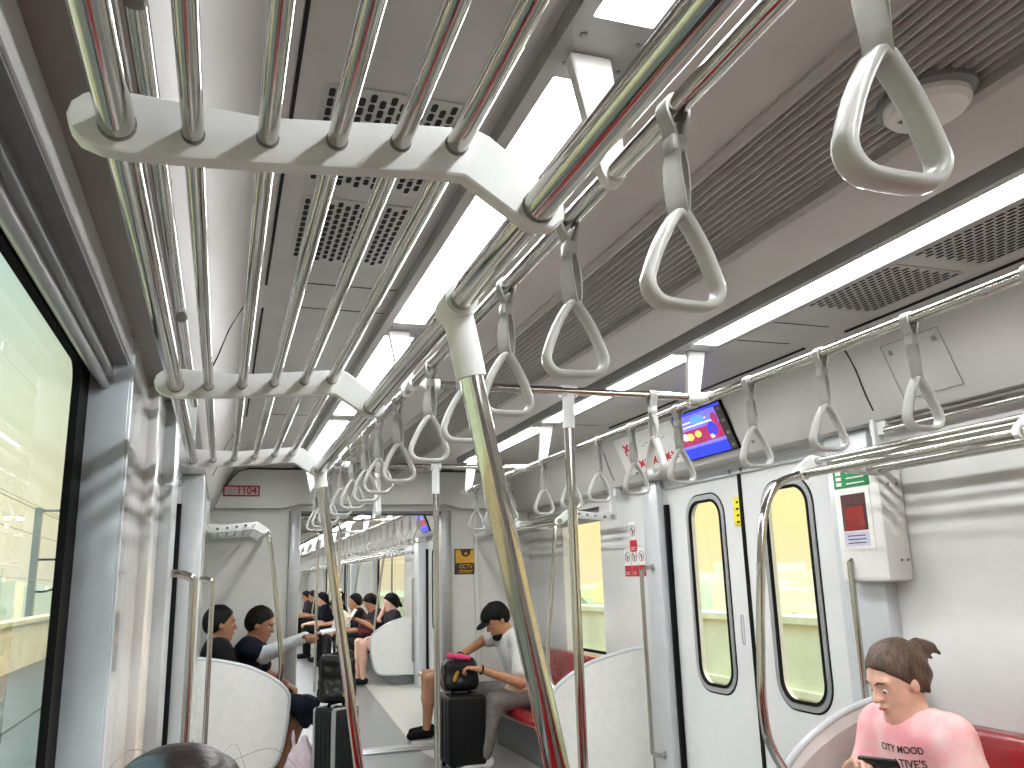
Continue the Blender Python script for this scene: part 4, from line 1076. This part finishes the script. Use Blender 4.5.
    if detail:
        for s in (1, -1):
            bm = B(); bmesh.ops.create_uvsphere(bm, u_segments=12, v_segments=8, radius=.0088 * sc); bmesh.ops.translate(bm, vec=hp(.0700, s * .030, .003), verts=bm.verts); e = obj('eye', bm, 'eye', t)
            bm = B(); bmesh.ops.create_uvsphere(bm, u_segments=10, v_segments=8, radius=.0066 * sc); bmesh.ops.translate(bm, vec=hp(.0735, s * .030, .0015), verts=bm.verts); obj('iris', bm, 'ink', e)
            bm = B(); tube(bm, [hp(.088, s * .016, .030), hp(.085, s * .030, .036), hp(.073, s * .048, .030)], [.002, .0035, .002], 6); obj('eyebrow', bm, hair, t)
        bm = B(); tube(bm, [hp(.086, .020, -.052), hp(.0935, .008, -.051), hp(.0935, -.008, -.051), hp(.086, -.020, -.052)], [.001, .0042, .0042, .001], 6); obj('lips', bm, 'lips', t)
    t2 = dict(t=t, L=L, hp=hp, NB=NB, H=H, d=d, fw=fw, lf=lf, arms=arms, HA=HA, kn=kn)
    if extra: extra(t2)
    return t2
rd = math.radians
# --- woman in the pink shirt
pw = person('seated woman with a brown hair bun and pink tie-dye shirt looking at her phone', 1.09, 2.29, rd(181), hz=.44, torso=.395, lean=20, head=(.040, .130), hyaw=-6, hpitch=22,
       sc=.97, h=.0062, skin='skinA', hair='hairB', style='bun', shirt='tie', sleeve='elbow', pants='whitec', legs='long', armL=((.98, 2.06, .565), (.82, 2.14, .635), (.765, 2.20, .675)), armR=((.90, 2.47, .58), (.755, 2.36, .665), (.75, 2.29, .715)), curl=.6, palmn=(.35, .1, 1), sh_w=.138)
def on_person(pd, origin, xa, ya, par):
    return Matrix.Translation(origin)
def chest_text(pd, body, size, up, fwd, side, m_='ink'):
    p = pd['H'] + pd['d'] * up + pd['fw'] * fwd + pd['lf'] * side
    o = text(body, size, p, (0, 0, 0), m_, pd['t'], 'print')
    xa = pd['lf']; ya = pd['d']; na = xa.cross(ya)
    m = Matrix((xa, ya, na)).transposed()
    o.rotation_euler = m.to_euler()
    sh = [c for c in pd['t'].children if c.name.startswith('shirt')][0]
    from mathutils.bvhtree import BVHTree
    tree = BVHTree.FromPolygons([v.co for v in sh.data.vertices], [tuple(f.vertices) for f in sh.data.polygons])
    mi = m.transposed()
    for v in o.data.vertices:
        w_ = m @ v.co + p; hit = tree.ray_cast(w_ + pd['fw'] * .3, -pd['fw'])
        if hit[0] is not None: v.co = mi @ (hit[0] + pd['fw'] * (.0012 + v.co.z) - p)
    return o
chest_text(pw, 'CITY MOOD', .028, .358, .130, .03); chest_text(pw, 'ATIVE\'S', .034, .318, .134, .05)
t = thing('mobile_phone', 'black phone held by the woman in pink', 'phone'); c_ = Vector((.765, 2.225, .705))
frame_obj(t, c_, (.25, -.95, .05), (-.45, -.1, .8))
obj('phone_case', slab(-.065, .065, -.034, .034, -.006, .008, .005), 'phone', t)
bm = B(); tube(bm, [(.05, .012, -.005), (.05, .012, -.0095)], .011, 16); obj('camera_lens', bm, 'leather', t)
# --- man in grey tee, right of the gangway
pm = person('seated man in black cap and pale tee reaching into a bag on a suitcase', 1.07, 6.22, rd(184), hz=.46, torso=.46, lean=20, head=(.10, .10), hyaw=8, hpitch=38, sc=1.0, h=.0075, skin='skinC', hair='hairD', style='short',
       shirt='tee', sleeve='short', pants='pants', legs='long', armL=(tuple(at(521, 683, 5.98)), tuple(at(479, 669, 5.97)), tuple(at(462, 667, 6.02))), armR=(tuple(at(484, 640, 6.42)), tuple(at(459, 657, 6.27)), tuple(at(452, 664, 6.22))),
       kneeL=tuple(at(494, 702, 6.02)), kneeR=(.66, 6.38, .47), footL=tuple(at(484, 757, 6.0)), footR=(.74, 6.42, .07), shoes='whitec', curl=.7)
def cap_mask(pd):
    t, hp, HA = pd['t'], pd['hp'], pd['HA']
    F = Field(); F.ell(hp(-.012, 0, .048), (.112, .092, .084), HA, .02); F.cut(hp(0, 0, .045), -HA[2] + HA[0] * .15); o = obj('cap_crown', F.mesh(.007), 'blackc', t, angle=180)
    F = Field(); F.ell(hp(.105, 0, .045), (.060, .066, .007), HA, .01); obj('cap_peak', F.mesh(.005), 'blackc', t, angle=180)
    F = Field(); F.ell(hp(.062, 0, -.100), (.040, .050, .030), HA, .01); obj('face_mask', F.mesh(.007), 'blackc', t, angle=180)['label'] = 'black mask pulled under the chin'
    for i, nm in ((0, 'watch'), (1, 'bracelet')):
        S_, el, wr, hd = pd['arms'][i]; ax = (wr - el).normalized(); p = wr - ax * .02; u = ax.orthogonal().normalized(); v = ax.cross(u)
        bm = B(); tube(bm, [p + (u * math.cos(k * PI / 8) + v * math.sin(k * PI / 8)) * .030 for k in range(17)], .006, 8); obj(nm, bm, 'blackc', t)
cap_mask(pm)
# beige pouch on his lap, pink cloth in his hands
def blob(name, F, h, m_, label, cat, rough=None):
    o = obj(name, F.mesh(h, rough), m_, angle=180); return tag(o, label, cat)
hpv = Vector(at(516, 690, 6.05))
blob('waist_pouch', Field().ell(hpv, (.085, .05, .035), None, .02).cap(hpv + Vector((-.05, 0, .02)), hpv + Vector((.08, .05, .06)), .03, .02), .008, 'beige', 'beige cloth pouch on the lap of the man in the cap', 'pouch', (.002, 60))
q = Vector(at(456, 657, 6.12))
blob('pink_cloth', Field().cap(q + Vector((-.05, 0, .012)), q + Vector((.03, 0, .0)), .022, .018).cap(q + Vector((.03, 0, 0)), q + Vector((.09, -.02, -.01)), .016, .016), .006, 'magenta', 'small magenta cloth in the hands above the open bag', 'cloth', (.002, 80))
# --- suitcases and bags
def suitcase(label, x, y, w, d_, h_, m_, rz=0, ribs=9, metal=False):
    t = thing('suitcase', label, 'suitcase', (x, y, 0), rz)
    bm = B(); box(bm, -w / 2, w / 2, -d_ / 2, d_ / 2, .045, h_, .022, 3); obj('shell', bm, m_, t)
    for i in range(ribs):
        xx = -w / 2 + w * (i + 1) / (ribs + 1); obj('rib', slab(xx - .006, xx + .006, -d_ / 2 - .004, -d_ / 2 + .006, .08, h_ - .03, .002), m_, t)
    for i in range(max(3, ribs // 2)):
        yy = -d_ / 2 + d_ * (i + 1) / (max(3, ribs // 2) + 1)
        for s in (-1, 1): obj('rib', slab(s * w / 2 - .005, s * w / 2 + .005, yy - .006, yy + .006, .08, h_ - .03, .002), m_, t)
    if metal:
        for sx in (-1, 1):
            for sy in (-1, 1):
                bm = B(); tube(bm, [(sx * (w / 2 - .012), sy * (d_ / 2 - .012), .06), (sx * (w / 2 - .012), sy * (d_ / 2 - .012), h_ - .01)], .015, 12); obj('corner_profile', bm, 'alu', t)
        for sy in (-1, 1):
            bm = B(); tube(bm, [(-w / 2 + .01, sy * (d_ / 2 - .012), h_ - .008), (w / 2 - .01, sy * (d_ / 2 - .012), h_ - .008)], .011, 12); obj('top_profile', bm, 'alu', t)
    else:
        bm = B(); path = [Vector((-w / 2 - .001, 0, .08)), Vector((-w / 2 - .001, 0, h_ - .03)), Vector((-w / 2 + .03, 0, h_ + .001)), Vector((w / 2 - .03, 0, h_ + .001)), Vector((w / 2 + .001, 0, h_ - .03)), Vector((w / 2 + .001, 0, .08))]
        tube(bm, path, .006, 8); obj('zip_seam', bm, 'dark', t)
    bm = B(); tube(bm, curve_pts([(-.06, 0, h_ - .002), (-.055, 0, h_ + .02), (.055, 0, h_ + .02), (.06, 0, h_ - .002)], 5), .009, 10); obj('handle', bm, 'dark', t)
    for sx in (-1, 1):
        for sy in (-1, 1):
            bm = B(); cx, cy = sx * (w / 2 - .04), sy * (d_ / 2 - .04); tube(bm, [(cx - .011, cy, .024), (cx + .011, cy, .024)], .024, 16); o = obj('wheel', bm, 'dark', t)
            obj('wheel_housing', slab(cx - .017, cx + .017, cy - .017, cy + .017, .034, .055, .004), 'dark', o)
suitcase('black hard suitcase standing in front of the man in the cap', .515, 6.13, .27, .36, .50, 'caseblk', ribs=7)
suitcase('dark ribbed suitcase with aluminium corners behind the thin slanting pole', -.43, 5.62, .225, .18, .545, 'casegry', rz=rd(38), ribs=9, metal=True)
def tote(name, label, base, w, d_, h_, m_, strap_top, h=.007):
    t = thing(name, label, 'bag', tuple(base)); F = Field()
    [F.cap((-w * .5 + .045, q_ * (d_ * .5 - .05), .04), (w * .5 - .045, q_ * (d_ * .5 - .05), .04), .045, .045, .03) for q_ in (-1, 1)]; [F.cap((-w * .5 + .04, q_ * .03, h_ * f_), (w * .5 - .035, q_ * .03, h_ * (f_ + .06 * q_)), .04 - .012 * f_, .042 - .012 * f_, .05) for f_ in (.4, .65, .88) for q_ in (-1, 1)]; F.cut((0, 0, .004), (0, 0, -1))
    obj('bag_body', F.mesh(h, (.003, 50)), m_, t, angle=180)
    for s in (-1, 1):
        st = Vector(strap_top) - Vector(base); bm = B(); pts = curve_pts([(-w * .32, s * .03, h_ * .75), (-w * .1 + st.x * .7, s * .03 + st.y * .5, st.z * .9), (st.x, st.y + s * .008, st.z), (w * .1 + st.x * .7, s * .03 + st.y * .5, st.z * .88), (w * .34, s * .03, h_ * .72)], 6)
        strip(bm, pts, [(0, 1, 0)] * len(pts), .018, .005); obj('bag_strap', bm, m_, t)
    return t
tb = tote('tote_bag', 'tall black leather bag standing on the ribbed suitcase, straps held by a hand', (-.43, 5.64, .568), .23, .20, .29, 'leather', tuple(at(326, 634, 5.72)))
bm = B(); bmesh.ops.create_icosphere(bm, subdivisions=2, radius=.016); bmesh.ops.translate(bm, vec=(.04, -.09, .05), verts=bm.verts); obj('bag_charm', bm, 'goldfab', tb)
bb = tote('handbag', 'open black handbag with a gold inside on top of the black suitcase', (.50, 6.12, .524), .25, .18, .20, 'leather', (.47, 6.12, .74))
F = Field(); F.cap((-.06, -.055, .06), (-.03, -.075, .13), .03, .012, .02); obj('gold_panel', F.mesh(.006), 'goldfab', bb, angle=180)
# --- two passengers on the left bench
h1 = at(213, 626, 6.20); h2 = at(256, 620, 6.52)
person('seated passenger with short black hair in dark clothes, nearer of the two on the left', -1.14, 6.20, rd(4), hz=.46, torso=.47, lean=-2, head=(.02, .115), hyaw=0, hpitch=4, sc=.98, h=.0085, skin='skinB', style='short', shirt='blackc', sleeve='short',
       pants='navy', legs='short', kneeL=(-.70, 6.30, .46), kneeR=tuple(at(297, 722, 6.06)), footL=(-.66, 6.30, .07), footR=tuple(at(272, 790, 6.06)), shoes='blackc', armL=((-1.02, 6.42, .70), (-.86, 6.33, .60)), armR=((-1.04, 5.98, .68), (-.86, 6.08, .58)))
pL = person('seated passenger in a navy top and white sleeves stretching an arm to the bag straps', -1.06, 6.60, rd(-12), hz=.46, torso=.47, lean=19, head=(.05, .11), hyaw=-8, hpitch=18, sc=1.0, h=.0085, skin='skinB', style='short', shirt='navy', sleeve='short',
       pants='blackc', legs='long', armR=(tuple(at(264, 655, 6.40)), tuple(at(305, 637, 6.12)), tuple(at(322, 632, 5.86))), armL=((-.80, 6.80, .66), (-.66, 6.70, .58)), kneeL=(-.66, 6.72, .47), kneeR=(-.66, 6.52, .47), shoes='blackc', curl=.8)
S_, el, wr, hd = pL['arms'][1]
obj('white_sleeve', Field().cap(S_.lerp(el, .5), el, .054, .056, .03).cap(el, wr, .056, .036, .02).mesh(.008, (.003, 50)), 'whitec', pL['t'], angle=180)['label'] = 'loose white long sleeve'
c0 = Vector(at(300, 703, 6.02))
blob('jacket', Field().ell(c0, (.13, .10, .055), None, .04).cap(c0 + Vector((.05, -.05, -.02)), c0 + Vector((.14, -.06, -.15)), .05, .035, .04).cap(c0 + Vector((-.02, -.06, -.02)), c0 + Vector((.03, -.08, -.12)), .045, .03, .04), .008, 'navy', 'crumpled dark jacket lying over the knees behind the left partition', 'jacket', (.006, 45))
c0 = Vector((-.62, 5.72, 0))
bp = thing('plastic_bag', 'pale pink plastic carrier bag on the floor left of the ribbed suitcase', 'bag', tuple(c0)); F = Field()
F.ell((0, 0, .15), (.115, .10, .15), None, .03); F.cap((0, 0, .26), (.01, 0, .35), .06, .025, .05); F.cap((-.05, .0, .3), (-.06, 0, .40), .014, .008, .02); F.cut((0, 0, .003), (0, 0, -1))
obj('bag_body', F.mesh(.008, (.006, 42)), 'plasticbag', bp, angle=180)
# --- the head just below the camera
person('person sitting nearest, only the top of dark brown hair showing at the bottom left', -1.205, 1.27, rd(10), hz=.40, torso=.44, lean=2, head=(.01, .125), hyaw=-10, hpitch=14, sc=.95, h=.0085, skin='skinA', hair='hairR', style='long', shirt='char', sleeve='short', pants='navy', legs='long', armL=((-1.08, 1.52, .60), (-.9, 1.40, .52)), armR=((-1.08, 1.03, .60), (-.9, 1.14, .52)))
bm = B()
for k in range(9):
    a_ = k * .7; p0 = Vector((-1.19 + .05 * math.cos(a_), 1.27 + .05 * math.sin(a_), 1.06)); p1 = p0 + Vector((.06 * math.cos(a_ * 1.7), .05 * math.sin(a_), .012)); p2 = p1 + Vector((.05 * math.cos(a_ * 1.7), .05 * math.sin(a_ * 1.3), -.05))
    tube(bm, curve_pts([p0, p1, p2], 5), .00025, 4)
hs = obj('hair_strands', bm, 'hairR')
tag(hs, 'few loose dark hair strands at the bottom left edge', 'hair', kind='stuff')
hs.parent = [o for o in COL.objects if o.name.startswith('person') and 'nearest' in o.get('label', '')][0]
hs.matrix_parent_inverse = (Matrix.Translation((-1.215, 1.27, 0)) @ Matrix.Rotation(rd(10), 4, 'Z')).inverted()
for k_ in ('category',):
    if k_ in hs: del hs[k_]
# --- next car
def far(label, x, y, hd, **k):
    kw = dict(hz=.46, torso=.46, lean=12, head=(.04, .12), hpitch=15, h=.012, detail=False, handr=.012, skin='skinB'); kw.update(k)
    return person(label, x, y, rd(180) + rd(hd), **kw)
far('passenger in a beige top with bare legs and black sandals just past the gangway', 1.00, 7.47, 6, shirt='beige', pants='beige', legs='short', skin='skinC', kneeL=(.58, 7.36, .47), kneeR=(.60, 7.56, .48), footL=(.55, 7.38, .075), footR=(.60, 7.55, .075), armL=((1.0, 7.27, .70), (.86, 7.34, .60)), armR=((1.0, 7.70, .70), (.86, 7.60, .60)), shoes='blackc', h=.009, handr=.009)
far('woman with a ponytail resting her face on her hand behind the gangway partition', 1.11, 11.62, 0, style='pony', shirt='char', pants='pinkc', legs='short', skin='skinA', lean=6, torso=.44, head=(.03, .12), armR=((.92, 11.77, .80), (1.0, 11.72, 1.03)), kneeL=(.66, 11.52, .50), kneeR=(.62, 11.68, .52))
pr = far('young man in a dark tee looking down at an open book in the next car', 1.05, 12.15, 5, shirt='char', pants='blackc', lean=16, hpitch=32, head=(.08, .11), skin='skinC', armL=((.86, 11.95, .70), (.66, 12.05, .80)), armR=((.86, 12.38, .72), (.66, 12.26, .80)))
t = thing('book', 'open white-edged book held by the young man in the next car', 'book'); frame_obj(t, Vector((.60, 12.13, .86)), (0, -1, 0), (.55, 0, .83))
for s in (-1, 1):
    bm = B(); X = sorted((0, s * .12)); box(bm, X[0], X[1], -.09, .09, 0, .012, .002); o = obj('page_block', bm, 'paper', t); 
obj('cover', slab(-.123, .123, -.093, .093, -.006, -.0005), 'maroonc', t)
t = tote('shoulder_bag', 'dark red bag on the lap of the reading man in the next car', (.80, 12.15, .575), .22, .26, .20, 'maroonc', (.86, 12.15, .80), h=.012)
far('passenger in black with short hair, third along the seated row in the next car', .98, 13.2, 0, shirt='blackc', pants='navy', lean=20, hpitch=6, skin='skinC')
far('passenger in a white shirt bending forward in the next car', .95, 14.4, 0, shirt='whitec', sleeve='long', pants='char', lean=34, torso=.44, hpitch=40)
far('passenger in black beyond the white shirt in the next car', .92, 15.3, 0, shirt='blackc', pants='blackc', lean=10, skin='skinC')
far('passenger with long dark hair farther along the next car', .80, 16.2, 0, style='long', shirt='navy', pants='blackc', lean=18, skin='skinA')
far('small dark-clothed passenger on the farthest bench', .95, 19.7, 0, shirt='blackc', pants='blackc', skin='skinC', lean=14, h=.015)
far('small passenger in grey on the farthest bench', .95, 21.0, 0, shirt='char', pants='navy', skin='skinC', lean=18, h=.015)

# ================================================================== OUTSIDE
def ostr(name, bm, m_, label, cat, group=None, kind=None, smooth=False):
    o = obj(name, bm, m_, smooth=smooth); tag(o, label, cat, group, kind); return o
bm = B(); box(bm, -5.2, 5.2, -60, 260, -1.25, -1.0); struct('ground', bm, 'ground', smooth=False)
bm = B(); box(bm, -900, 900, -300, 1600, -14.2, -14); struct('ground', bm, 'field', smooth=False)
bm = B(); box(bm, -4.2, -1.95, -40, 240, -1.0, .08); box(bm, -3.0, -2.9, -40, 240, .08, .10); struct('ground', bm, 'walkway', smooth=False)
for s, lab in ((-1, 'pale concrete parapet wall outside the left window'), (1, 'cream concrete parapet wall outside the right door windows')):
    bm = B(); X = sorted((s * 4.2, s * 4.4)); box(bm, X[0], X[1], -40, 240, -1.0, .80, .02)
    X = sorted((s * 4.15, s * 4.45)); box(bm, X[0], X[1], -40, 240, .78, .86, .01)
    if s > 0: X = sorted((4.12, 4.2)); box(bm, X[0], X[1], -40, 240, .10, .18, .01)
    ostr('parapet_wall', bm, 'concrete', lab, 'wall')
def mast(y, lab, g):
    t = thing('catenary_mast', lab, 'mast', (-6.0, y, -1.0), 0, g)
    bm = B(); box(bm, -.09, .09, -.09, .09, -12.0, 4.55, .01); obj('mast_column', bm, 'mast', t)
    bm = B(); tube(bm, [(.0, 0, 4.48), (1.25, 0, 4.48)], .035, 8); tube(bm, [(1.22, 0, 4.48), (1.22, 0, 3.9)], .018, 8); obj('top_arm', bm, 'mast', t)
    bm = B(); tube(bm, [(0, 0, 3.15), (2.6, 0, 3.15)], .03, 8); obj('upper_arm', bm, 'dark', t)
    bm = B(); tube(bm, curve_pts([(0, 0, 2.3), (.5, 0, 2.35), (1.5, 0, 2.9), (2.1, 0, 3.15)], 5), .028, 8); obj('strut', bm, 'dark', t)
    bm = B(); tube(bm, [(1.3, 0, 2.75), (2.6, 0, 2.75), (3.0, 0, 2.45)], .02, 8); obj('registration_arm', bm, 'dark', t)
for i, y in enumerate((26.2, 70.0)):
    mast(y, ('grey overhead-line mast with arms outside the left window', 'second overhead-line mast farther along the track')[i], None)
for i, (x, z) in enumerate(((-4.78, 2.95), (-4.0, 2.1), (-3.3, 2.15), (-4.8, 1.5))):
    bm = B(); tube(bm, [(x, -20, z + .35), (x, 26, z - .0), (x, 70, z + .1), (x, 140, z)], .005, 6)
    ostr('overhead_wire', bm, 'mast', 'thin overhead wire outside the left window, %s' % ('topmost', 'second from the top', 'third from the top', 'lowest')[i], 'wire', 'overhead wires')
rnd = random.Random(3)
def city(s, x0, y0, cols, rows, cell, g, side):
    for i in range(cols):
        for j in range(rows):
            if rnd.random() < .25: continue
            x = s * (x0 + (i + rnd.uniform(.3, .7)) * cell); y = y0 + (j + rnd.uniform(.3, .7)) * cell; dist = math.hypot(x, y)
            hh = rnd.choice((7, 8, 10, 12, 15)) * (.85 if dist < 250 else 1.3); w_ = rnd.uniform(.14, .27) * cell; dd = rnd.uniform(.14, .27) * cell
            bm = B(); box(bm, x - w_, x + w_, y - dd, y + dd, -14, -14 + hh); box(bm, x - w_ * .4, x + w_ * .3, y - dd * .4, y + dd * .4, -14 + hh, -14 + hh + 2.5)
            for k in range(int(hh // 3.2)):
                z = -12.3 + k * 3.2; box(bm, x - w_ - .05, x + w_ + .05, y - dd - .05, y + dd + .05, z, z + .5)
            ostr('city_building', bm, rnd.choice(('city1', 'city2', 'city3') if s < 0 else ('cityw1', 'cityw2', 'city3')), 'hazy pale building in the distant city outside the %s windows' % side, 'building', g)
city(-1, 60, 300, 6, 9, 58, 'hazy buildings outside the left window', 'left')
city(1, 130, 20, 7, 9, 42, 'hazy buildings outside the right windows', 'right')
bm = B(); box(bm, -60, -46, 128, 142, -14, 26)
for k in range(12): box(bm, -60.1, -45.9, 127.9, 142.1, -12 + k * 3.2, -11.2 + k * 3.2)
ostr('glass_tower', bm, 'cityd', 'dark blue glass tower at the left picture edge outside the window', 'tower')
def trees(s, x0, y0, n, side):
    for i in range(n):
        x = s * (x0 + (i % 3) * 18 + rnd.uniform(-2, 2)); y = y0 + i * 6.5 + rnd.uniform(-1, 1); r = rnd.uniform(3.5, 6.0); bm = B()
        bmesh.ops.create_icosphere(bm, subdivisions=3, radius=r)
        for v in bm.verts:
            q_ = v.co; v.co = q_ * (1 + .16 * math.sin(q_.x * 1.7 + i) * math.sin(q_.y * 1.9) + .1 * math.sin(q_.z * 3.1 + q_.x * 2.7)); v.co.z *= .8
        bmesh.ops.translate(bm, vec=(x, y, -14 + r * 1.25), verts=bm.verts)
        t = thing('tree', 'hazy round tree beyond the parapet on the %s' % side, 'tree', (x, y, -14), 0, 'hazy trees on the %s' % side)
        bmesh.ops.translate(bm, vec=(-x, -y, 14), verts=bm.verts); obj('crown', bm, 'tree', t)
        bm = B(); tube(bm, [(0, 0, 0), (0, 0, r)], .35, 8); obj('trunk', bm, 'grey', t)
trees(1, 48, 20, 18, 'right'); trees(-1, 40, 90, 12, 'left')
